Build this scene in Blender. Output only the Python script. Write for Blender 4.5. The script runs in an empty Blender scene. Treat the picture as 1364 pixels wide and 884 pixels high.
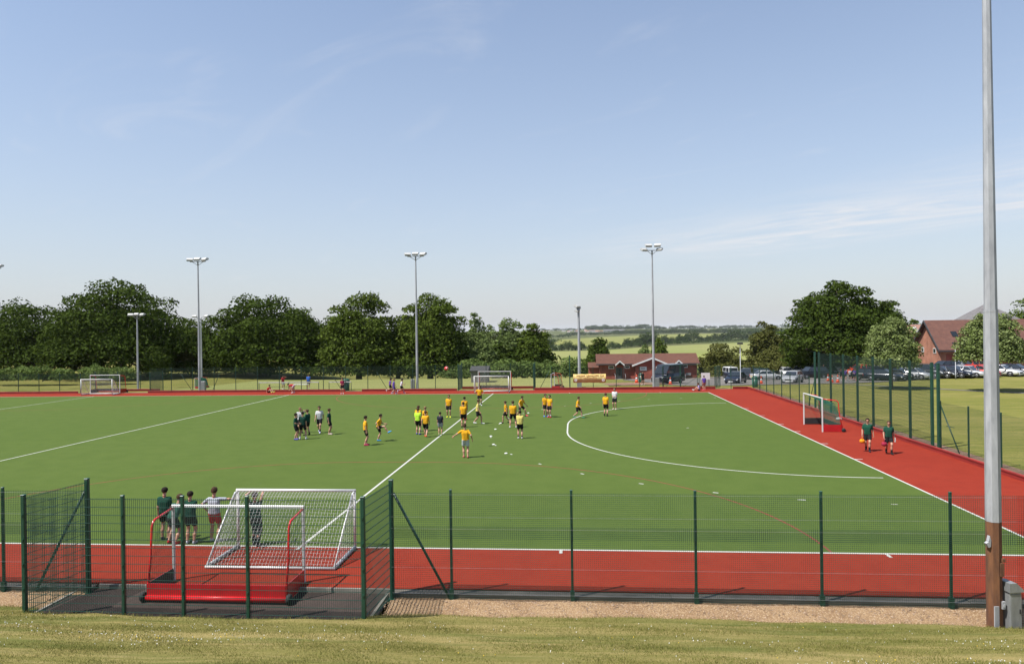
import bpy, math, random
import numpy as np
from mathutils import Vector, Matrix
R = math.radians
rng = np.random.default_rng(7)
random.seed(7)
SC = bpy.context.scene
COL = SC.collection

# ------------------------------------------------------------------ camera
CAM = Vector((-14.1675, -22.1323, 6.7645))
PITCH, YAW, ROLL, F = -0.0014, 0.0849, -0.0139, 954.43
def level_to_world(x, y):
    """direction seen at image plane offset (x right, y up), focal length 1"""
    c, s = math.cos(ROLL), math.sin(ROLL)
    x, y = c*x - s*y, s*x + c*y
    cp, sp = math.cos(PITCH), math.sin(PITCH)
    fy, fz = cp - y*sp, sp + y*cp
    cw, sw = math.cos(YAW), math.sin(YAW)
    return Vector((cw*x - sw*fy, sw*x + cw*fy, fz))
fwd = level_to_world(0, 0)
right = level_to_world(1, 0) - fwd
up = level_to_world(0, 1) - fwd
cd = bpy.data.cameras.new('camera')
cd.sensor_width = 36.0
cd.lens = 36.0*F/1364.0
cd.clip_start = 0.1
cd.clip_end = 60000
co = bpy.data.objects.new('camera', cd)
COL.objects.link(co)
m = Matrix((right, up, -fwd)).transposed().to_4x4()
m.translation = CAM
co.matrix_world = m
SC.camera = co

# ------------------------------------------------------------------ world and sun
SUN_EL = R(59.5)
SUN_DIR = Vector((-0.85*math.cos(SUN_EL), -0.527*math.cos(SUN_EL), math.sin(SUN_EL))).normalized()
W = bpy.data.worlds.new('World')
SC.world = W
W.use_nodes = True
wt = W.node_tree
for n in list(wt.nodes): wt.nodes.remove(n)
def wn(t, **k):
    n = wt.nodes.new(t)
    for a, b in k.items(): setattr(n, a, b)
    return n
sky = wn('ShaderNodeTexSky')
sky.sky_type = 'NISHITA'
sky.sun_disc = False
sky.sun_elevation = SUN_EL
sky.sun_rotation = math.atan2(SUN_DIR.x, SUN_DIR.y)
sky.altitude = 60
sky.air_density = 1.0
sky.dust_density = 0.5
sky.ozone_density = 1.9
bg = wn('ShaderNodeBackground')
bg.inputs['Strength'].default_value = 0.11
out = wn('ShaderNodeOutputWorld')
# thin high cirrus: a noise laid on a plane far overhead
geo = wn('ShaderNodeTexCoord')
sep = wn('ShaderNodeSeparateXYZ')
wt.links.new(geo.outputs['Generated'], sep.inputs[0])
zmax = wn('ShaderNodeMath', operation='MAXIMUM'); zmax.inputs[1].default_value = 0.02
wt.links.new(sep.outputs['Z'], zmax.inputs[0])
dx = wn('ShaderNodeMath', operation='DIVIDE'); dy = wn('ShaderNodeMath', operation='DIVIDE')
wt.links.new(sep.outputs['X'], dx.inputs[0]); wt.links.new(zmax.outputs[0], dx.inputs[1])
wt.links.new(sep.outputs['Y'], dy.inputs[0]); wt.links.new(zmax.outputs[0], dy.inputs[1])
comb = wn('ShaderNodeCombineXYZ')
wt.links.new(dx.outputs[0], comb.inputs[0]); wt.links.new(dy.outputs[0], comb.inputs[1])
mp = wn('ShaderNodeMapping', vector_type='TEXTURE')
CL = dict(rot=R(-50), scale=(2.3, 0.95, 1), loc=(3.1, 0.4, 0))
mp.inputs['Rotation'].default_value = (0, 0, CL['rot'])
mp.inputs['Scale'].default_value = CL['scale']
mp.inputs['Location'].default_value = CL['loc']
wt.links.new(comb.outputs[0], mp.inputs[0])
nz = wn('ShaderNodeTexNoise'); nz.inputs['Scale'].default_value = 1.4; nz.inputs['Detail'].default_value = 9
nz.inputs['Roughness'].default_value = 0.62; nz.inputs['Distortion'].default_value = 1.3
wt.links.new(mp.outputs[0], nz.inputs['Vector'])
# the long band of cirrus: soft strip across the plane
def band(ax, ay, bx, by, half, soft):
    """1 inside a strip of the cloud plane running from a to b"""
    L = math.hypot(bx-ax, by-ay); ux, uy = (bx-ax)/L, (by-ay)/L
    d1 = wn('ShaderNodeVectorMath', operation='DOT_PRODUCT'); d1.inputs[1].default_value = (-uy, ux, 0)
    wt.links.new(comb.outputs[0], d1.inputs[0])
    o = wn('ShaderNodeMath', operation='SUBTRACT'); o.inputs[1].default_value = -uy*ax+ux*ay
    wt.links.new(d1.outputs['Value'], o.inputs[0])
    ab = wn('ShaderNodeMath', operation='ABSOLUTE'); wt.links.new(o.outputs[0], ab.inputs[0])
    r1 = wn('ShaderNodeMapRange', interpolation_type='SMOOTHSTEP')
    r1.inputs[1].default_value = half+soft; r1.inputs[2].default_value = max(half-soft, 0)
    wt.links.new(ab.outputs[0], r1.inputs[0])
    d2 = wn('ShaderNodeVectorMath', operation='DOT_PRODUCT'); d2.inputs[1].default_value = (ux, uy, 0)
    wt.links.new(comb.outputs[0], d2.inputs[0])
    r2 = wn('ShaderNodeMapRange', interpolation_type='SMOOTHSTEP')
    s0 = ux*ax+uy*ay
    r2.inputs[1].default_value = s0-2.5; r2.inputs[2].default_value = s0+3.0
    wt.links.new(d2.outputs['Value'], r2.inputs[0])
    mu = wn('ShaderNodeMath', operation='MULTIPLY')
    wt.links.new(r1.outputs[0], mu.inputs[0]); wt.links.new(r2.outputs[0], mu.inputs[1])
    return mu
def cloud_pt(px, py):
    d = level_to_world((px-682)/F, -(py-442)/F)
    return d.x/d.z, d.y/d.z
a1, b1 = cloud_pt(880, 338), cloud_pt(1340, 262)
bm = band(*b1, *a1, 0.38, 0.36) if False else band(*a1, *b1, 1.15, 1.1)
nr = wn('ShaderNodeMapRange', interpolation_type='SMOOTHSTEP')
nr.inputs[1].default_value = 0.27; nr.inputs[2].default_value = 0.78
wt.links.new(nz.outputs['Fac'], nr.inputs[0])
mm = wn('ShaderNodeMath', operation='MULTIPLY')
wt.links.new(nr.outputs[0], mm.inputs[0]); wt.links.new(bm.outputs[0], mm.inputs[1])
# faint streaks elsewhere
nr2 = wn('ShaderNodeMapRange', interpolation_type='SMOOTHSTEP')
nr2.inputs[1].default_value = 0.56; nr2.inputs[2].default_value = 0.85; nr2.inputs[4].default_value = 0.22
wt.links.new(nz.outputs['Fac'], nr2.inputs[0])
ad = wn('ShaderNodeMath', operation='MULTIPLY_ADD'); ad.inputs[1].default_value = 0.95
wt.links.new(mm.outputs[0], ad.inputs[0]); wt.links.new(nr2.outputs[0], ad.inputs[2])
mix = wn('ShaderNodeMixRGB')
mix.inputs[2].default_value = (4.7, 4.65, 4.75, 1)
# summer haze low in the sky
hz = wn('ShaderNodeMath', operation='MULTIPLY'); hz.inputs[1].default_value = -3.2
wt.links.new(sep.outputs['Z'], hz.inputs[0])
he = wn('ShaderNodeMath', operation='EXPONENT'); wt.links.new(hz.outputs[0], he.inputs[0])
hk = wn('ShaderNodeMath', operation='MULTIPLY', use_clamp=True); hk.inputs[1].default_value = 0.9
wt.links.new(he.outputs[0], hk.inputs[0])
hm = wn('ShaderNodeMixRGB'); hm.inputs[2].default_value = (3.1, 3.2, 3.5, 1)
wt.links.new(hk.outputs[0], hm.inputs[0]); wt.links.new(sky.outputs[0], hm.inputs[1])
wt.links.new(ad.outputs[0], mix.inputs[0]); wt.links.new(hm.outputs[0], mix.inputs[1])
wt.links.new(mix.outputs[0], bg.inputs['Color'])
wt.links.new(bg.outputs[0], out.inputs['Surface'])

sl = bpy.data.lights.new('sun', 'SUN')
sl.energy = 4.8
sl.angle = R(0.53)
sl.color = (1.0, 0.955, 0.88)
so = bpy.data.objects.new('sun', sl)
COL.objects.link(so)
so.rotation_euler = (-SUN_DIR).to_track_quat('-Z', 'Y').to_euler()

vs = SC.view_settings
vs.view_transform = 'Standard'
vs.look = 'None'
vs.exposure = 0.73
vs.gamma = 1.0
vs.use_curve_mapping = False
cy = SC.cycles
cy.use_denoising = True
cy.max_bounces = 6
cy.transparent_max_bounces = 12
cy.volume_bounces = 0

# ------------------------------------------------------------------ survey helpers
def sstep(a, b, x):
    t = min(1, max(0, (x-a)/(b-a)))
    return t*t*(3-2*t)
def gz(x, y):
    """height of the land"""
    if y < 58: return 0.0
    k = (1-sstep(12, 40, x))*sstep(-75, -40, x)
    k = max(k, sstep(160, 420, y))
    t = max(0, y-62)
    drop = min(24, 0.06*t*(t/(t+10)))
    z = -drop*k
    if y > 2500:
        z += sstep(2500, 6500, y)*34*(0.75+0.25*math.sin(x*0.0011+1)+0.12*math.sin(x*0.004))
    return z
def at(px, py, z=None):
    """point of the land seen at a measured spot of the survey picture"""
    d = level_to_world((px-682)/F, -(py-442)/F)
    if z is not None:
        t = (z-CAM.z)/d.z
        return CAM + d*t
    t, lo = 5.0, 5.0
    while t < 20000:
        p = CAM + d*t
        if p.z < gz(p.x, p.y): break
        lo = t; t *= 1.02
    hi = t
    for _ in range(40):
        mid = (lo+hi)/2; p = CAM + d*mid
        if p.z < gz(p.x, p.y): hi = mid
        else: lo = mid
    return CAM + d*hi
def atY(px, py, Y):
    d = level_to_world((px-682)/F, -(py-442)/F)
    return CAM + d*((Y-CAM.y)/d.y)

# ------------------------------------------------------------------ object helpers
def tag(o, label=None, cat=None, group=None, kind=None):
    if label: o['label'] = label
    if cat: o['category'] = cat
    if group: o['group'] = group
    if kind: o['kind'] = kind
    return o
def thing(name, label, cat, loc=(0, 0, 0), rz=0.0, group=None):
    o = bpy.data.objects.new(name, None)
    o.empty_display_size = 0.2
    o.location = loc; o.rotation_euler = (0, 0, rz)
    COL.objects.link(o)
    return tag(o, label, cat, group)
def link_mesh(name, me, parent=None):
    o = bpy.data.objects.new(name, me)
    COL.objects.link(o)
    if parent is not None: o.parent = parent
    return o
def np_mesh(name, v, f, mats, smooth=False, mi=None, k=4):
    """fast mesh from arrays: f is (n,k)"""
    v = np.asarray(v, dtype=np.float32); f = np.asarray(f, dtype=np.int32)
    me = bpy.data.meshes.new(name)
    me.vertices.add(len(v)); me.vertices.foreach_set('co', v.ravel())
    n = len(f); kk = f.shape[1]
    me.loops.add(n*kk); me.loops.foreach_set('vertex_index', f.ravel())
    me.polygons.add(n)
    me.polygons.foreach_set('loop_start', np.arange(0, n*kk, kk, dtype=np.int32))
    if mi is not None: me.polygons.foreach_set('material_index', np.asarray(mi, dtype=np.int32))
    me.polygons.foreach_set('use_smooth', np.full(n, smooth))
    for mt in (mats if isinstance(mats, (list, tuple)) else [mats]): me.materials.append(mt)
    me.update(calc_edges=True); me.validate()
    return me
class MB:
    """collects shapes, then builds one mesh object"""
    def __init__(s): s.v = []; s.f = []; s.mi = []; s.sm = []; s.m = 0
    def face(s, idx, smooth=False): s.f.append(tuple(idx)); s.mi.append(s.m); s.sm.append(smooth)
    def quad(s, a, b, c, d):
        i = len(s.v); s.v += [tuple(a), tuple(b), tuple(c), tuple(d)]; s.face((i, i+1, i+2, i+3))
    def box(s, x0, x1, y0, y1, z0, z1, mat=None):
        i = len(s.v)
        P = [(x0,y0,z0),(x1,y0,z0),(x1,y1,z0),(x0,y1,z0),(x0,y0,z1),(x1,y0,z1),(x1,y1,z1),(x0,y1,z1)]
        if mat is not None: P = [tuple(mat @ Vector(p)) for p in P]
        s.v += P
        for q in ((0,3,2,1),(4,5,6,7),(0,1,5,4),(1,2,6,5),(2,3,7,6),(3,0,4,7)): s.face([i+k for k in q])
    def rbox(s, x0, x1, y0, y1, z0, z1, b):
        """box with chamfered vertical and top edges"""
        i0 = len(s.v)
        rings = [(z0, 0), (z1-b, 0), (z1, b)]
        for z, k in rings:
            s.v += [(x0+b, y0+k, z), (x1-b, y0+k, z), (x1-k, y0+b, z), (x1-k, y1-b, z), (x1-b, y1-k, z), (x0+b, y1-k, z), (x0+k, y1-b, z), (x0+k, y0+b, z)]
        for r in range(2):
            for j in range(8):
                a = i0+r*8+j; c = i0+r*8+(j+1) % 8
                s.face((a, c, c+8, a+8))
        s.face([i0+16+j for j in range(8)]); s.face([i0+7-j for j in range(8)])
    def prism(s, poly, lo, hi, axis='y'):
        """extrude polygon (2-D) along an axis; poly in the other two axes, kept in xyz order"""
        n = len(poly); i = len(s.v)
        def P(p, t):
            return {'x': (t, p[0], p[1]), 'y': (p[0], t, p[1]), 'z': (p[0], p[1], t)}[axis]
        s.v += [P(p, lo) for p in poly] + [P(p, hi) for p in poly]
        s.face([i+k for k in range(n)]); s.face([i+n+k for k in reversed(range(n))])
        for k in range(n):
            s.face((i+(k+1) % n, i+k, i+n+k, i+n+(k+1) % n))
    def tube(s, pts, r, n=8, r2=None, closed=False, smooth=True, cap=True):
        pts = [Vector(p) for p in pts]; L = len(pts); rings = []
        prev = None
        for k, p in enumerate(pts):
            if closed: d = pts[(k+1) % L]-pts[k-1]
            elif k == 0: d = pts[1]-p
            elif k == L-1: d = p-pts[k-1]
            else: d = (pts[k+1]-p).normalized()+(p-pts[k-1]).normalized()
            d.normalize()
            if prev is None:
                a = Vector((0, 0, 1)) if abs(d.z) < 0.9 else Vector((1, 0, 0))
                u = d.cross(a).normalized()
            else:
                u = (prev - d*prev.dot(d)).normalized()
            prev = u
            w = d.cross(u)
            rr = r if r2 is None else r+(r2-r)*k/max(1, L-1)
            if isinstance(r, (list, tuple)): rr = r[k]
            i = len(s.v)
            s.v += [tuple(p+(u*math.cos(2*math.pi*j/n)+w*math.sin(2*math.pi*j/n))*rr) for j in range(n)]
            rings.append(i)
        for k in range(L if closed else L-1):
            a, b = rings[k], rings[(k+1) % L]
            for j in range(n): s.face((a+j, a+(j+1) % n, b+(j+1) % n, b+j), smooth)
        if not closed and cap:
            s.face([rings[0]+j for j in reversed(range(n))]); s.face([rings[-1]+j for j in range(n)])
    def lathe(s, prof, n=12, c=(0, 0, 0), smooth=True, axis='z'):
        i0 = len(s.v)
        for r, z in prof:
            for j in range(n):
                a = 2*math.pi*j/n
                if axis == 'z': s.v.append((c[0]+r*math.cos(a), c[1]+r*math.sin(a), c[2]+z))
                elif axis == 'y': s.v.append((c[0]+r*math.cos(a), c[1]+z, c[2]+r*math.sin(a)))
                else: s.v.append((c[0]+z, c[1]+r*math.cos(a), c[2]+r*math.sin(a)))
        for k in range(len(prof)-1):
            for j in range(n):
                a = i0+k*n+j; b = i0+k*n+(j+1) % n
                s.face((a, b, b+n, a+n), smooth)
        s.face([i0+j for j in reversed(range(n))]); s.face([i0+(len(prof)-1)*n+j for j in range(n)])
    def mesh(s, name, mats):
        me = bpy.data.meshes.new(name)
        me.from_pydata(s.v, [], s.f)
        for mt in (mats if isinstance(mats, (list, tuple)) else [mats]): me.materials.append(mt)
        me.polygons.foreach_set('material_index', s.mi)
        me.polygons.foreach_set('use_smooth', s.sm)
        me.update()
        return me
    def build(s, name, mats, parent=None): return link_mesh(name, s.mesh(name, mats), parent)
def copy_tree(o, parent=None):
    c = o.copy(); COL.objects.link(c); c.parent = parent
    for ch in list(o.children): copy_tree(ch, c)
    return c

# ------------------------------------------------------------------ materials
MATS = {}
def nodes_of(name):
    mt = bpy.data.materials.new(name); mt.use_nodes = True
    nt = mt.node_tree
    return mt, nt, nt.nodes['Principled BSDF'], nt.nodes['Material Output']
def ND(nt, t, ins=None, **k):
    n = nt.nodes.new(t)
    for a, b in k.items(): setattr(n, a, b)
    for a, b in (ins or {}).items(): n.inputs[a].default_value = b
    return n
def c4(c): return (c[0], c[1], c[2], 1)
def pmat(name, col, rough=0.6, metal=0.0, var=0.12, scale=4.0, bump=0.0, bscale=60.0, coat=0.0, sheen=0.0, detail=4, col2=None, lo=0.35, hi=0.65, stretch=(1,1,1), spec=0.5):
    """plain surface with a noise that shifts its tone between col and col2 (or darker)"""
    mt, nt, b, o = nodes_of(name)
    L = nt.links.new
    tc = ND(nt, 'ShaderNodeTexCoord')
    mp_ = ND(nt, 'ShaderNodeMapping'); mp_.inputs['Scale'].default_value = stretch
    L(tc.outputs['Object'], mp_.inputs[0])
    n = ND(nt, 'ShaderNodeTexNoise', {'Scale': scale, 'Detail': detail, 'Roughness': 0.6})
    L(mp_.outputs[0], n.inputs['Vector'])
    mr = ND(nt, 'ShaderNodeMapRange', {1: lo, 2: hi}); L(n.outputs['Fac'], mr.inputs[0])
    mx = ND(nt, 'ShaderNodeMixRGB')
    c2 = col2 or tuple(x*(1-2*var) for x in col)
    mx.inputs[1].default_value = c4(c2); mx.inputs[2].default_value = c4(col)
    L(mr.outputs[0], mx.inputs[0]); L(mx.outputs[0], b.inputs['Base Color'])
    b.inputs['Roughness'].default_value = rough; b.inputs['Metallic'].default_value = metal
    b.inputs['Specular IOR Level'].default_value = spec
    if coat: b.inputs['Coat Weight'].default_value = coat; b.inputs['Coat Roughness'].default_value = 0.08
    if sheen: b.inputs['Sheen Weight'].default_value = sheen; b.inputs['Sheen Roughness'].default_value = 0.6
    if bump:
        n2 = ND(nt, 'ShaderNodeTexNoise', {'Scale': bscale, 'Detail': 3}); L(tc.outputs['Object'], n2.inputs['Vector'])
        bp = ND(nt, 'ShaderNodeBump', {'Strength': bump, 'Distance': 0.02}); L(n2.outputs['Fac'], bp.inputs['Height'])
        L(bp.outputs[0], b.inputs['Normal'])
    MATS[name] = mt
    return mt
def layered(name, layers, rough=0.95, sheen=0.0, bump=0.0, bscale=80, spec=0.06, sheen_tint=None):
    """base colour as a stack of noises: layers = [(col)] first, then (col, scale, lo, hi, strength, stretch)"""
    mt, nt, b, o = nodes_of(name)
    L = nt.links.new
    tc = ND(nt, 'ShaderNodeTexCoord')
    cur = ND(nt, 'ShaderNodeRGB'); cur.outputs[0].default_value = c4(layers[0]); cur = cur.outputs[0]
    for col, sc_, lo, hi, st, stretch in layers[1:]:
        mp_ = ND(nt, 'ShaderNodeMapping'); mp_.inputs['Scale'].default_value = stretch
        mp_.inputs['Location'].default_value = (sc_*1.7, sc_*0.3, 0)
        L(tc.outputs['Object'], mp_.inputs[0])
        n = ND(nt, 'ShaderNodeTexNoise', {'Scale': sc_, 'Detail': 5, 'Roughness': 0.62}); L(mp_.outputs[0], n.inputs['Vector'])
        mr = ND(nt, 'ShaderNodeMapRange', {1: lo, 2: hi, 4: st}); L(n.outputs['Fac'], mr.inputs[0])
        mx = ND(nt, 'ShaderNodeMixRGB'); mx.inputs[2].default_value = c4(col)
        L(mr.outputs[0], mx.inputs[0]); L(cur, mx.inputs[1]); cur = mx.outputs[0]
    L(cur, b.inputs['Base Color'])
    b.inputs['Roughness'].default_value = rough; b.inputs['Specular IOR Level'].default_value = spec
    if sheen:
        b.inputs['Sheen Weight'].default_value = sheen; b.inputs['Sheen Roughness'].default_value = 0.5
        if sheen_tint: b.inputs['Sheen Tint'].default_value = c4(sheen_tint)
    if bump:
        n2 = ND(nt, 'ShaderNodeTexNoise', {'Scale': bscale, 'Detail': 4}); L(tc.outputs['Object'], n2.inputs['Vector'])
        bp = ND(nt, 'ShaderNodeBump', {'Strength': bump, 'Distance': 0.03}); L(n2.outputs['Fac'], bp.inputs['Height'])
        L(bp.outputs[0], b.inputs['Normal'])
    MATS[name] = mt
    return mt
ONE = (1, 1, 1)
M = {}
M['turf'] = layered('green_turf', [(0.06393, 0.0986, 0.01822), ((0.07315, 0.1064, 0.02178), 0.05, 0.4, 0.6, 0.8, (0.5529, 0.2162, 0.6)), ((0.0531, 0.08563, 0.01505), 0.9, 0.42, 0.62, 0.55, (1, 1, 1)), ((0.08398, 0.1141, 0.0297), 14, 0.48, 0.62, 0.35, ONE), ((0.04064, 0.06746, 0.01188), 60, 0.5, 0.6, 0.35, ONE)], sheen=0.03, sheen_tint=(0.85, 1, 0.6), bump=0.25, bscale=120)
M['red'] = layered('red_turf', [(0.2037, 0.02084, 0.009683), ((0.2291, 0.02751, 0.01341), 0.12, 0.4, 0.6, 0.8, ONE), ((0.1681, 0.01541, 0.007821), 1.3, 0.45, 0.65, 0.5, ONE), ((0.2343, 0.03541, 0.01862), 16, 0.5, 0.62, 0.35, ONE), ((0.1273, 0.0125, 0.006703), 60, 0.5, 0.6, 0.35, ONE)], sheen=0.03, sheen_tint=(1, 0.75, 0.65), bump=0.25, bscale=120)
M['line'] = pmat('white_line', (0.4095, 0.4095, 0.378), 0.9, var=0.06, scale=5, col2=(0.3255, 0.3465, 0.2835), lo=0.25, hi=0.5)
M['redline'] = pmat('dull_red_line', (0.2025, 0.02805, 0.0168), 0.95, scale=3, col2=(0.1275, 0.0429, 0.0189), lo=0.3, hi=0.7)
M['lawn'] = layered('lawn', [(0.1453, 0.1458, 0.03479), ((0.2208, 0.1912, 0.06213), 0.07, 0.42, 0.62, 0.7, (1, 2.5, 1)), ((0.0988, 0.1156, 0.02485), 0.5, 0.45, 0.62, 0.6, (0.5, 2, 1)), ((0.2557, 0.206, 0.0787), 1.6, 0.52, 0.66, 0.5, (0.3, 2.4, 1)), ((0.08136, 0.09552, 0.02071), 9, 0.5, 0.62, 0.4, ONE)], sheen=0.0)
M['bank'] = layered('bank_turf', [(0.17, 0.152, 0.047), ((0.27, 0.215, 0.085), 0.9, 0.44, 0.60, 0.9, (0.12, 1.9, 1)), ((0.095, 0.11, 0.027), 0.7, 0.48, 0.62, 0.85, (0.2, 1.6, 1)), ((0.28, 0.225, 0.10), 5, 0.52, 0.66, 0.6, (0.2, 1.5, 1)), ((0.07, 0.08, 0.02), 26, 0.52, 0.62, 0.5, ONE)], bump=0.6, bscale=40)
M['gravel'] = layered('gravel', [(0.2688, 0.1764, 0.0997), ((0.2016, 0.1235, 0.06724), 0.8, 0.4, 0.62, 0.8, ONE), ((0.3696, 0.2705, 0.1669), 26, 0.5, 0.6, 0.9, ONE), ((0.1075, 0.06468, 0.03709), 34, 0.56, 0.64, 0.85, ONE), ((0.4166, 0.3234, 0.2132), 50, 0.6, 0.66, 0.8, ONE)], bump=1.0, bscale=40)
M['soil'] = layered('soil', [(0.2228, 0.143, 0.099), ((0.1485, 0.0935, 0.0605), 1, 0.4, 0.6, 0.8, ONE), ((0.2835, 0.198, 0.1485), 12, 0.5, 0.65, 0.6, ONE)])
M['tarmac'] = layered('tarmac', [(0.04998, 0.03788, 0.03436), ((0.07057, 0.05304, 0.04694), 0.7, 0.4, 0.6, 0.7, ONE), ((0.02939, 0.02273, 0.02095), 30, 0.5, 0.62, 0.6, ONE)], bump=0.3)
M['carpark'] = layered('worn_asphalt', [(0.138, 0.129, 0.12), ((0.168, 0.156, 0.141), 0.12, 0.4, 0.6, 0.8, ONE), ((0.096, 0.09, 0.084), 0.6, 0.5, 0.65, 0.6, ONE)])
M['field'] = layered('ripening_field', [(0.1681, 0.177, 0.0495), ((0.1913, 0.1925, 0.05893), 0.004, 0.4, 0.6, 0.8, ONE), ((0.1275, 0.1521, 0.03772), 0.012, 0.45, 0.65, 0.6, (0.5, 2, 1)), ((0.2029, 0.1987, 0.07072), 0.08, 0.5, 0.7, 0.5, ONE)])
M['field2'] = layered('hay_field', [(0.1972, 0.2033, 0.0714), ((0.1614, 0.1848, 0.05474), 0.006, 0.4, 0.6, 0.8, ONE), ((0.2271, 0.2218, 0.08568), 0.05, 0.5, 0.7, 0.5, (0.4, 2, 1))])
M['galv'] = pmat('galvanised_steel', (0.378, 0.387, 0.405), 0.55, 0.15, scale=6, col2=(0.27, 0.279, 0.297), stretch=(1, 1, 0.25))
M['rust'] = pmat('rusty_steel', (0.17, 0.07225, 0.02975), 0.9, 0.0, scale=5, col2=(0.08925, 0.03825, 0.0204), stretch=(1.5, 1.5, 0.35), bump=0.2, bscale=40)
M['fgreen'] = pmat('fence_green', (0.01013, 0.0567, 0.03591), 0.42, scale=3, var=0.12)
M['wire'] = pmat('fence_wire', (0.0165, 0.0595, 0.0434), 0.5, scale=2, var=0.1)
M['wire_far'] = pmat('distant_fence_wire', (0.0088, 0.0336, 0.0231), 0.6, scale=1, var=0.1)
M['white'] = pmat('white_paint', (0.56, 0.56, 0.553), 0.35, scale=3, col2=(0.462, 0.462, 0.441), lo=0.2, hi=0.5)
M['redpaint'] = pmat('red_paint', (0.6032, 0.0096, 0.0176), 0.3, scale=2, var=0.12, coat=0.3)
M['redboard'] = pmat('red_board', (0.46, 0.012, 0.018), 0.35, scale=2.5, col2=(0.36, 0.010, 0.014), coat=0.25)
M['kick'] = pmat('red_kickboard', (0.2633, 0.02145, 0.015), 0.6, scale=1.5, col2=(0.1658, 0.01485, 0.01125), stretch=(0.6, 0.6, 5))
M['timber'] = pmat('weathered_timber', (0.135, 0.115, 0.095), 0.9, scale=3, col2=(0.06, 0.05, 0.042), stretch=(0.4, 1, 9), bump=0.3, bscale=30)
M['black'] = pmat('black_rubber', (0.02, 0.02, 0.021), 0.7, scale=5)
M['net_w'] = pmat('white_net', (0.504, 0.504, 0.49), 0.8, scale=4, var=0.06)
M['net_g'] = pmat('green_net', (0.02, 0.17, 0.11), 0.8, scale=4, var=0.1)
M['net_k'] = pmat('dark_net', (0.03, 0.055, 0.045), 0.8, scale=4, var=0.1)
M['gbox'] = pmat('grey_cabinet', (0.3003, 0.314, 0.3185), 0.45, 0.4, scale=5, col2=(0.2275, 0.2366, 0.2412), stretch=(1, 1, 0.4))
M['glass'] = pmat('dark_glass', (0.018, 0.022, 0.026), 0.06, scale=1, var=0.1)
M['carglass'] = pmat('tinted_car_glass', (0.022, 0.028, 0.034), 0.05, scale=1, var=0.1, spec=0.8)
M['tyre'] = pmat('tyre_rubber', (0.018, 0.018, 0.019), 0.85, scale=9)
M['rim'] = pmat('alloy_rim', (0.42, 0.43, 0.45), 0.35, 0.8, scale=9)
M['lamp'] = pmat('lamp_housing', (0.495, 0.495, 0.486), 0.5, 0.1, scale=4)
M['lampface'] = pmat('lamp_glass', (0.05, 0.045, 0.04), 0.15, scale=4)
M['headlight'] = pmat('headlight_glass', (0.7, 0.72, 0.74), 0.1, 0.3, scale=8)
M['taillight'] = pmat('tail_light_red', (0.35, 0.01, 0.01), 0.2, scale=8)
M['plate'] = pmat('plate_white', (0.7, 0.7, 0.68), 0.5, scale=8)
M['plate_y'] = pmat('plate_yellow', (0.7, 0.52, 0.06), 0.5, scale=8)
M['cone'] = pmat('cone_orange', (0.75, 0.09, 0.02), 0.5, scale=6)
M['bark'] = pmat('bark', (0.095, 0.072, 0.05), 0.95, scale=6, col2=(0.045, 0.035, 0.025), stretch=(3, 3, 0.5), bump=0.5, bscale=20)
M['palebark'] = pmat('pale_bark', (0.17, 0.14, 0.11), 0.95, scale=6, col2=(0.08, 0.065, 0.05), stretch=(3, 3, 0.5))
def leaf_mat(name, a, b, c, trans=0.2, nscale=0.35, stretch=(1, 1, 1)):
    mt, nt, bs, o = nodes_of(name)
    L = nt.links.new
    g = ND(nt, 'ShaderNodeNewGeometry')
    cr = ND(nt, 'ShaderNodeValToRGB')
    cr.color_ramp.elements[0].color = c4(a); cr.color_ramp.elements[1].color = c4(c)
    e = cr.color_ramp.elements.new(0.5); e.color = c4(b)
    tc = ND(nt, 'ShaderNodeTexCoord')
    mp_ = ND(nt, 'ShaderNodeMapping'); mp_.inputs['Scale'].default_value = stretch; L(tc.outputs['Object'], mp_.inputs[0])
    n = ND(nt, 'ShaderNodeTexNoise', {'Scale': nscale, 'Detail': 3}); L(mp_.outputs[0], n.inputs['Vector'])
    ma = ND(nt, 'ShaderNodeMath', {1: 0.55, 2: -0.05}, operation='MULTIPLY_ADD'); L(g.outputs['Random Per Island'], ma.inputs[0])
    mb = ND(nt, 'ShaderNodeMath', {1: 0.75}, operation='MULTIPLY_ADD'); L(n.outputs['Fac'], mb.inputs[0]); L(ma.outputs[0], mb.inputs[2])
    ms = ND(nt, 'ShaderNodeMath', {1: 0.12}, operation='SUBTRACT'); L(mb.outputs[0], ms.inputs[0])
    L(ms.outputs[0], cr.inputs[0])
    L(cr.outputs[0], bs.inputs['Base Color'])
    bs.inputs['Roughness'].default_value = 0.8; bs.inputs['Specular IOR Level'].default_value = 0.04
    tr = ND(nt, 'ShaderNodeBsdfTranslucent'); L(cr.outputs[0], tr.inputs['Color'])
    mx = ND(nt, 'ShaderNodeMixShader', {0: trans}); L(bs.outputs[0], mx.inputs[1]); L(tr.outputs[0], mx.inputs[2])
    L(mx.outputs[0], o.inputs['Surface'])
    return mt
M['leaf_oak'] = leaf_mat('oak_leaves', (0.02759, 0.04514, 0.007524), (0.04514, 0.07022, 0.01129), (0.07775, 0.1078, 0.01881))
M['leaf_mid'] = leaf_mat('broad_leaves', (0.04695, 0.07303, 0.01043), (0.07303, 0.1043, 0.01696), (0.1148, 0.15, 0.02869))
M['leaf_light'] = leaf_mat('pale_green_leaves', (0.09375, 0.1313, 0.035), (0.125, 0.1688, 0.0525), (0.1875, 0.2313, 0.09375))
M['leaf_olive'] = leaf_mat('olive_leaves', (0.06, 0.068, 0.016), (0.085, 0.092, 0.024), (0.13, 0.125, 0.04))
M['leaf_white'] = leaf_mat('silvery_leaves', (0.0897, 0.1242, 0.03036), (0.1518, 0.1932, 0.0621), (0.3036, 0.345, 0.1656), nscale=1.2)
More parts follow.
